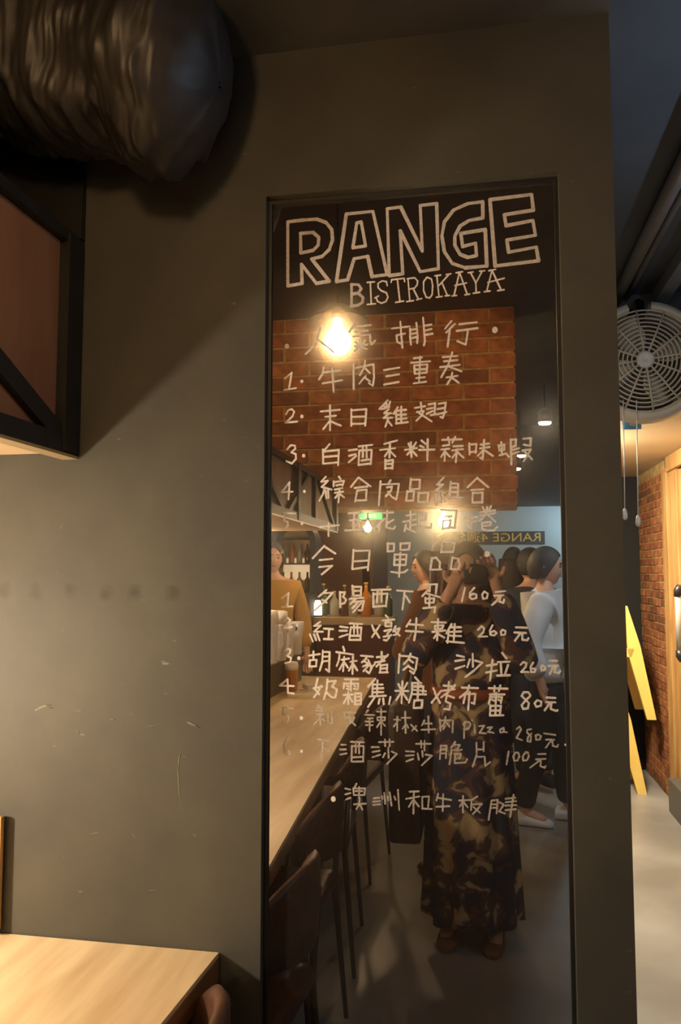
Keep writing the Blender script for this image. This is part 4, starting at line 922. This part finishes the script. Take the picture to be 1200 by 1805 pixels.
for i,(px,D,lab) in enumerate(((508,4.7,'white cup with a blue spot, left of the pair'),(523,4.85,'white cup with a blue spot, right of the pair'))):
    x = mir(px,1100,D).x; t = thing('patterned_cup', lab, 'cup', (x,2*MIRY-D,SZ), 0, 'patterned cups')
    mm = MB(); mm.lathe([(0.03,0),(0.032,0.004),(0.034,0.12),(0.042,0.15),(0.046,0.20),(0.042,0.205)], (0,0,0), 18); mm.build('cup_body', M['porcelain'], t)
    mm = MB(); mm.lathe([(0.014,0.0),(0.012,0.004)], (0.0,0.043,0.165), 14, Matrix.Rotation(-PI/2,4,'X')); mm.build('blue_spot', M['blueprint'], t)
jug(514,4.62,.175,.042,'glass of amber beer with white foam on the table',(M['beer'],foam),'beer_glass','glass',None,TZ,False)
q = mir(545,1200,4.7); t = thing('folded_napkin', 'folded white paper napkin beside the beer glass', 'napkin', (q.x,q.y,TZ))
mm = MB(); mm.prism([(-0.06,-0.05),(0.07,-0.02),(0.04,0.06),(-0.05,0.05)], 'z', 0, 0.006); mm.prism([(-0.05,-0.03),(0.05,0.0),(0.0,0.05)], 'z', 0.006, 0.03); mm.build('napkin_sheet', M['napkin'], t)
# ---------------------------------------------------------------- people (reflected in the glass)
def skin_mesh(name, nodes, edges, mtl, parent, sub=2):
    """nodes: list of (x,y,z,r) ; first one is the root"""
    me = bpy.data.meshes.new(name); me.from_pydata([n[:3] for n in nodes], edges, []); me.update()
    o = bpy.data.objects.new(name+'_tmp', me); C.objects.link(o)
    nodes = [(*n[:3], tuple(q*1.10 for q in n[3]) if isinstance(n[3], tuple) else n[3]*1.10) for n in nodes]
    o.modifiers.new('k', 'SKIN').use_smooth_shade = True
    if not me.skin_vertices: bpy.context.view_layer.update()
    sv = me.skin_vertices[0].data
    for i, n in enumerate(nodes):
        r = n[3]; sv[i].radius = r if isinstance(r, tuple) else (r, r); sv[i].use_root = (i == 0)
    s = o.modifiers.new('s', 'SUBSURF'); s.levels = sub; s.render_levels = sub
    bpy.context.view_layer.update()
    m2 = bpy.data.meshes.new_from_object(o.evaluated_get(bpy.context.evaluated_depsgraph_get()))
    bpy.data.objects.remove(o); m2.name = name
    for p in m2.polygons: p.use_smooth = True
    m2.materials.clear()
    return link(name, m2, mtl, parent)
def lerp(a, b, t): return tuple(a[i]+(b[i]-a[i])*t for i in range(3))
def person(label, loc, rz, H=1.6, elbows=None, hands=None, handdir=None, curl=0.5, top='black', legs='black', skirt=None, hair='hairblack',
           long_hair=False, shoes='black', stride=0.0, head_turn=0.0, sleeve=1.0, top_loose=0.0, bun=False):
    r = thing('person', label, 'person', (loc[0], loc[1], 0), rz); r.scale = (H/1.70,)*3
    nodes = []; edges = []
    def nd(p, rad, parent=None):
        nodes.append((p[0],p[1],p[2],rad)); i = len(nodes)-1
        if parent is not None: edges.append((parent,i))
        return i
    pel = nd((0,0,0.94),(0.125,0.09)); wa = nd((0,0.0,1.08),(0.12,0.085),pel); chs = nd((0,0.0,1.27),(0.135,0.095),wa); nb_ = nd((0,-0.01,1.41),(0.085,0.07),chs)
    nk = nd((0,0.0,1.475),0.048,nb_); nd((0,0.004,1.545),0.046,nk)
    el = elbows or ((-0.25,-0.03,1.12),(0.25,-0.03,1.12)); ha = hands or ((-0.26,0.06,0.88),(0.26,0.06,0.88))
    hd = handdir or ((0,0.2,-1),(0,0.2,-1))
    arms = []
    for i, s in enumerate((-1,1)):
        sh = (s*0.175,-0.01,1.375)
        a = nd(sh,0.052,nb_); m1 = nd(lerp(sh,el[i],.5),0.044,a); e_ = nd(el[i],0.038,m1); m2 = nd(lerp(el[i],ha[i],.5),0.035,e_); wr = nd(ha[i],0.024,m2)
        d = Vector(hd[i]).normalized(); side = d.cross(Vector((0,1,0)))
        if side.length < 0.2: side = Vector((1,0,0))
        side.normalize(); up_ = side.cross(d)
        w_ = Vector(ha[i]); pm = nd(w_+d*0.05,(0.034,0.018),wr)
        for k, (off, ln) in enumerate(((-0.030,0.058),(-0.010,0.070),(0.010,0.066),(0.029,0.052))):
            b0 = w_+d*0.095+side*off; b1 = b0+d*ln*0.5+up_*curl*0.012; b2 = b1+(d*(1-curl)+up_*curl).normalized()*ln*0.5
            i0 = nd(b0,0.0095,pm); i1 = nd(b1,0.0085,i0); nd(b2,0.0070,i1)
        t0 = w_+d*0.035-side*0.045*s+up_*0.01; t1 = t0+(d*0.8-side*0.5*s+up_*0.4).normalized()*0.04
        j0 = nd(t0,0.012,pm); nd(t1,0.0095,j0)
        arms.append((sh,el[i],ha[i]))
    foot = []
    for s in (-1,1):
        st = stride*s
        hp = nd((s*0.080,0,0.84),0.080,pel); kn = nd((s*0.095,0.02+st*0.5,0.49),0.055,hp); cf = nd((s*0.095,-0.015+st*0.75,0.30),0.050,kn); an = nd((s*0.095,-0.02+st,0.085),0.034,cf)
        nd((s*0.105,0.12+st,0.035),0.028,an); foot.append((s*0.095,-0.02+st)); 
    body = skin_mesh('body', nodes, edges, M['skin'], r)
    hv=[]; hf=[]; HA,HB = 32,24
    for j in range(HB+1):
        ph_ = PI*j/HB
        for i in range(HA):
            a = 2*PI*i/HA; x, y, z = math.sin(ph_)*math.cos(a), math.sin(ph_)*math.sin(a), math.cos(ph_)
            X, Y, Z = 0.076*x, 0.097*y, 0.118*z
            if z < 0: X *= 1-0.34*(-z)**1.4; Y *= 1-0.16*(-z)**1.2; Y += 0.012*(-z)**2
            if y > 0:
                Y += 0.020*math.exp(-(X/0.011)**2)*math.exp(-((Z+0.022)/0.020)**2)          # nose
                Y += 0.006*math.exp(-(X/0.045)**2)*math.exp(-((Z-0.022)/0.010)**2)          # brow
                Y -= 0.006*math.exp(-((abs(X)-0.030)/0.013)**2)*math.exp(-((Z-0.004)/0.011)**2) # eye sockets
                Y += 0.006*math.exp(-(X/0.020)**2)*math.exp(-((Z+0.098)/0.012)**2)          # chin
            if y < 0 and z < -0.3: Y *= 1-0.35*(-z-0.3)
            hv.append((X, Y+0.012, Z+1.600))
    for j in range(HB):
        for i in range(HA): hf.append((j*HA+i, (j+1)*HA+i, (j+1)*HA+(i+1)%HA, j*HA+(i+1)%HA))
    bmh = bmesh.new(); bmh.from_mesh(body.data); hm_ = mesh_of('tmp', hv, hf, True); bmh.from_mesh(hm_); bmesh.ops.remove_doubles(bmh, verts=bmh.verts, dist=0.00005); bmh.to_mesh(body.data); bmh.free()
    bpy.data.meshes.remove(hm_)
    for p_ in body.data.polygons: p_.use_smooth = True
    hq = Vector((0,0.012,1.60))
    # face: eyes, brows, mouth, ears
    for s in (-1,1):
        mm = MB(); mm.lathe([(0.002,0.010),(0.010,0.005),(0.0115,0),(0.010,-0.005),(0.002,-0.010)], (s*0.029,0.093,1.602), 10); mm.build('eye', M['cam_black'], r)
        mm = MB(); mm.tube([(s*0.014,0.112,1.622),(s*0.030,0.108,1.626),(s*0.046,0.096,1.621)], 0.0035, 6); mm.build('eyebrow', M[hair], r)
        mm = MB(); mm.tube([(s*0.074,0.006,1.615),(s*0.083,0.000,1.600),(s*0.074,0.004,1.572)], [0.010,0.013,0.008], 8); mm.build('ear', M['skin'], r)
    mm = MB(); mm.tube([(-0.021,0.090,1.541),(0,0.100,1.540),(0.021,0.090,1.541)], [0.003,0.006,0.003], 8); mm.build('mouth', mat('lips',(0.42,0.14,0.11),0.5), r)
    # hair cap, with a fringe line; long hair falls behind and beside
    vs=[]; fs=[]; A_,B_ = 28,16
    for j in range(B_):
        v_ = j/(B_-1)
        for i in range(A_):
            a = 2*PI*i/A_; front = max(0, math.sin(a))
            low = 1.32 - 0.78*front if not long_hair else 1.25-0.70*front**1.5
            th = v_*PI/2*low*1.05
            rx, ry, rz_ = 0.082, 0.104, 0.124
            wob = 1+0.02*math.sin(9*a+4*v_)+0.015*math.sin(23*a)
            x, y, z = rx*math.sin(th)*math.cos(a)*wob, ry*math.sin(th)*math.sin(a)*wob, rz_*math.cos(th)
            vs.append((x, y+0.006, 1.600+z))
    for j in range(B_-1):
        for i in range(A_): fs.append((j*A_+i, j*A_+(i+1)%A_, (j+1)*A_+(i+1)%A_, (j+1)*A_+i))
    hr = link('hair', mesh_of('hair', vs, fs, True), M[hair], r); hr.modifiers.new('s','SOLIDIFY').thickness = 0.012
    if long_hair:
        vs=[]; fs=[]; A2,B2 = 30,14
        for j in range(B2):
            v_ = j/(B2-1)
            for i in range(A2):
                a = PI*0.02 + PI*0.96*i/(A2-1) + PI   # back half and the sides
                rr = 1+0.10*math.sin(v_*PI)+0.05*math.sin(17*a)*v_+0.03*math.sin(41*a)
                vs.append((0.094*math.cos(a)*rr*(1+0.25*v_), 0.02+0.105*math.sin(a)*rr*(1-0.15*v_)-0.03*v_, 1.63-0.42*v_-0.02*math.sin(13*a)*v_))
        for j in range(B2-1):
            for i in range(A2-1): fs.append((j*A2+i, j*A2+i+1, (j+1)*A2+i+1, (j+1)*A2+i))
        lh = link('long_hair', mesh_of('long_hair', vs, fs, True), M[hair], r); lh.modifiers.new('s','SOLIDIFY').thickness = 0.028
    if bun:
        mm = MB(); mm.lathe([(0.01,0.035),(0.03,0.022),(0.038,0),(0.03,-0.022),(0.01,-0.035)], (0,-0.10,1.66), 14); mm.build('hair_bun', M[hair], r)
    # top with sleeves
    g = 0.016+top_loose
    n2=[]; e2=[]
    def a2(p, rad, par=None):
        n2.append((p[0],p[1],p[2],rad)); i=len(n2)-1
        if par is not None: e2.append((par,i))
        return i
    c0 = a2((0,0,1.27),(0.145+g,0.105+g)); w0 = a2((0,0,1.10),(0.130+g*1.3,0.095+g),c0); p0 = a2((0,0,0.97),(0.148+g*1.2,0.108+g),w0); a2((0,0,0.85),(0.150+g*1.2,0.110+g),p0)
    s0 = a2((0,-0.01,1.39),(0.095+g,0.075+g*.6),c0); nk2 = a2((0,-0.005,1.440),0.060,s0); a2((0,0.0,1.465),0.052,nk2)
    for (sh,e_,h_) in arms:
        a = a2(sh,0.060+g*.6,s0); b = a2(lerp(sh,e_,.5),0.052+g*.8,a); c = a2(e_,0.046+g*.8,b)
        if sleeve > 0.6: d_ = a2(lerp(e_,h_,.5),0.044+g*.9,c); a2(lerp(e_,h_,.90),0.034+g*.6,d_)
    skin_mesh('shirt', n2, e2, M[top], r)
    if skirt is None:
        n3=[]; e3=[]
        n3 += [(0,0,0.99,(0.132,0.098)),(0,0,0.92,(0.140,0.104))]; e3.append((0,1))
        for s in (-1,1):
            st = stride*s; b = len(n3)
            n3 += [(s*0.075,0,0.82,0.090),(s*0.092,0.02+st*0.5,0.49,0.074),(s*0.095,-0.015+st*0.8,0.27,0.068),(s*0.095,-0.02+st,0.10,0.064)]
            e3 += [(1,b),(b,b+1),(b+1,b+2),(b+2,b+3)]
        skin_mesh('trousers', n3, e3, M[legs], r)
    else:
        vs=[]; fs=[]; A3,B3 = 64,22; hem = skirt
        for j in range(B3):
            v_ = j/(B3-1); z = 1.06-(1.06-hem)*v_
            for i in range(A3):
                a = 2*PI*i/A3; pl = 1+(0.02+0.07*v_)*math.sin(11*a+1.5*v_)+0.03*v_*math.sin(5*a)
                vs.append(((0.155+0.045*v_**0.7)*math.cos(a)*pl, (0.118+0.060*v_**0.7)*math.sin(a)*pl, z+0.012*math.sin(5*a)*v_))
        for j in range(B3-1):
            for i in range(A3): fs.append((j*A3+i, j*A3+(i+1)%A3, (j+1)*A3+(i+1)%A3, (j+1)*A3+i))
        k = link('skirt', mesh_of('skirt', vs, fs, True), M[legs], r); k.modifiers.new('s','SOLIDIFY').thickness = 0.006
    for (fx, fy) in foot:
        vs=[]; fs=[]; A4=14
        prof = [(-0.085,0.030,0.055),(-0.07,0.040,0.085),(-0.02,0.042,0.090),(0.05,0.044,0.070),(0.11,0.048,0.055),(0.155,0.042,0.045),(0.178,0.022,0.030)]
        for (y, hw, hh) in prof:
            for i in range(A4):
                a = 2*PI*i/A4; vs.append((fx+hw*math.cos(a), fy+y, max(0.0, hh*0.5+hh*0.5*math.sin(a)*1.05)))
        for j in range(len(prof)-1):
            for i in range(A4): fs.append((j*A4+i, j*A4+(i+1)%A4, (j+1)*A4+(i+1)%A4, (j+1)*A4+i))
        fs.append(tuple(range(A4))[::-1]); fs.append(tuple((len(prof)-1)*A4+i for i in range(A4)))
        link('shoe', mesh_of('shoe', vs, fs, True), M[shoes], r)
    return r
# the photographer: faces the glass (+y), both hands at the camera in front of her face
PH = Vector((-0.045, -0.30, 0)); S = 1.70/1.55
eyez = EYE*S
ph = person('woman in a floral dress with long brown hair, holding a camera to her face', PH, 0.10, 1.55,
    elbows=((-0.235,0.14,1.20),(0.245,0.12,1.19)), hands=((-0.045,0.255,eyez-0.075),(0.145,0.250,eyez-0.050)),
    handdir=((0.45,0.05,0.75),(-0.35,0.15,0.85)), curl=0.8, top='floral', legs='floral', skirt=0.11, hair='hairbrown', long_hair=True, shoes='browncloth', sleeve=1.0, top_loose=0.008)
mm = MB(); mm.lathe([(0.172,0.0),(0.176,0.02),(0.172,0.045)], (0,0,1.045), 40, Matrix.Diagonal((1,0.80,1,1))); mm.build('belt', mat('rust_belt',(0.35,0.08,0.02),0.6), ph)
cm = thing('camera', 'black camera held up by the woman in the floral dress', 'camera', (0,-0.06,EYE))
mm = MB(); mm.box(-0.062,0.062,-0.025,0.012,-0.042,0.036,0.008); mm.box(-0.022,0.022,-0.02,0.010,0.034,0.056,0.005); mm.build('camera_body', M['cam_black'], cm)
mm = MB(); mm.lathe([(0.031,0.0),(0.034,0.008),(0.033,0.036),(0.030,0.040),(0.024,0.038)], (0,0.010,0), 24, Matrix.Rotation(-PI/2,4,'X')); mm.build('lens_barrel', M['cam_black'], cm)
# brown shoulder bag on her left side in the glass
bg = thing('shoulder_bag', 'dark brown shoulder bag hanging beside the floral dress', 'bag', (-0.30,-0.32,0.50))
mm = MB(); mm.box(-0.07,0.06,-0.12,0.12,-0.12,0.42,0.025); mm.build('bag_body', mat('dark_brown_bag',(0.045,0.022,0.014),0.5), bg)
mm = MB(); mm.tube([(-0.03,-0.08,0.41),(0.02,-0.02,0.62),(0.16,0.02,0.80),(0.30,0.01,0.855)], 0.009, 8); mm.tube([(-0.03,0.08,0.41),(0.02,0.04,0.62),(0.10,0.06,0.74)], 0.007, 8); mm.build('bag_strap', M['browncloth'], bg)
# friend behind, left
q = mir(795,1000,3.9)
person('woman with long brown hair in a rust coloured top, behind the photographer', (q.x,q.y), 2.5, 1.62, top='browncloth', legs='navy', hair='hairbrown', long_hair=True, elbows=((-0.26,0.02,1.14),(0.25,0.06,1.13)), hands=((-0.12,0.24,1.14),(0.16,0.25,1.10)), handdir=((0.6,0.5,0.1),(-0.5,0.6,0.1)))
q = mir(960,1000,4.8)
person('man in a white shirt with a black bag strap, black trousers and white shoes', (q.x,q.y), -PI/2+0.15, 1.58, top='shirt', legs='black', hair='hairblack', shoes='napkin', stride=0.13, top_loose=0.022, elbows=((-0.25,-0.10,1.12),(0.25,0.02,1.12)), hands=((-0.25,-0.02,0.90),(0.24,0.20,1.02)))
tagm = [o for o in bpy.data.objects if o.name.startswith('person') and o.get('label','').startswith('man in')][0]
mm = MB(); mm.tube([(0.06,-0.10,1.40),(0.02,-0.13,1.43),(-0.10,-0.165,1.25),(-0.18,-0.12,1.00)], 0.010, 8); mm.tube([(0.06,-0.10,1.40),(0.04,0.10,1.38),(-0.05,0.165,1.22),(-0.17,0.12,1.00)], 0.010, 8); mm.build('bag_strap', M['black'], tagm)
for (px, D, H_, rz, top, leg, hr, lng, lab) in (
    (935,5.6,1.60,2.6,'black','navy','hairblack',False,'person in black with black hair, standing left of the man in white'),
    (905,6.4,1.63,2.9,'navy','black','hairblack',True,'woman in navy with long black hair, deep in the crowd'),
    (752,5.4,1.58,1.2,'browncloth','black','hairblack',False,'person in brown with short black hair, leftmost of the crowd'),
    (480,5.66,1.66,-0.4,'mustard','black','hairblack',False,'person in a mustard shirt beside the arched shelf')):
    q = mir(px,1000,D); person(lab, (q.x,q.y), rz, H_, top=top, legs=leg, hair=hr, long_hair=lng)
bpy.context.view_layer.update()
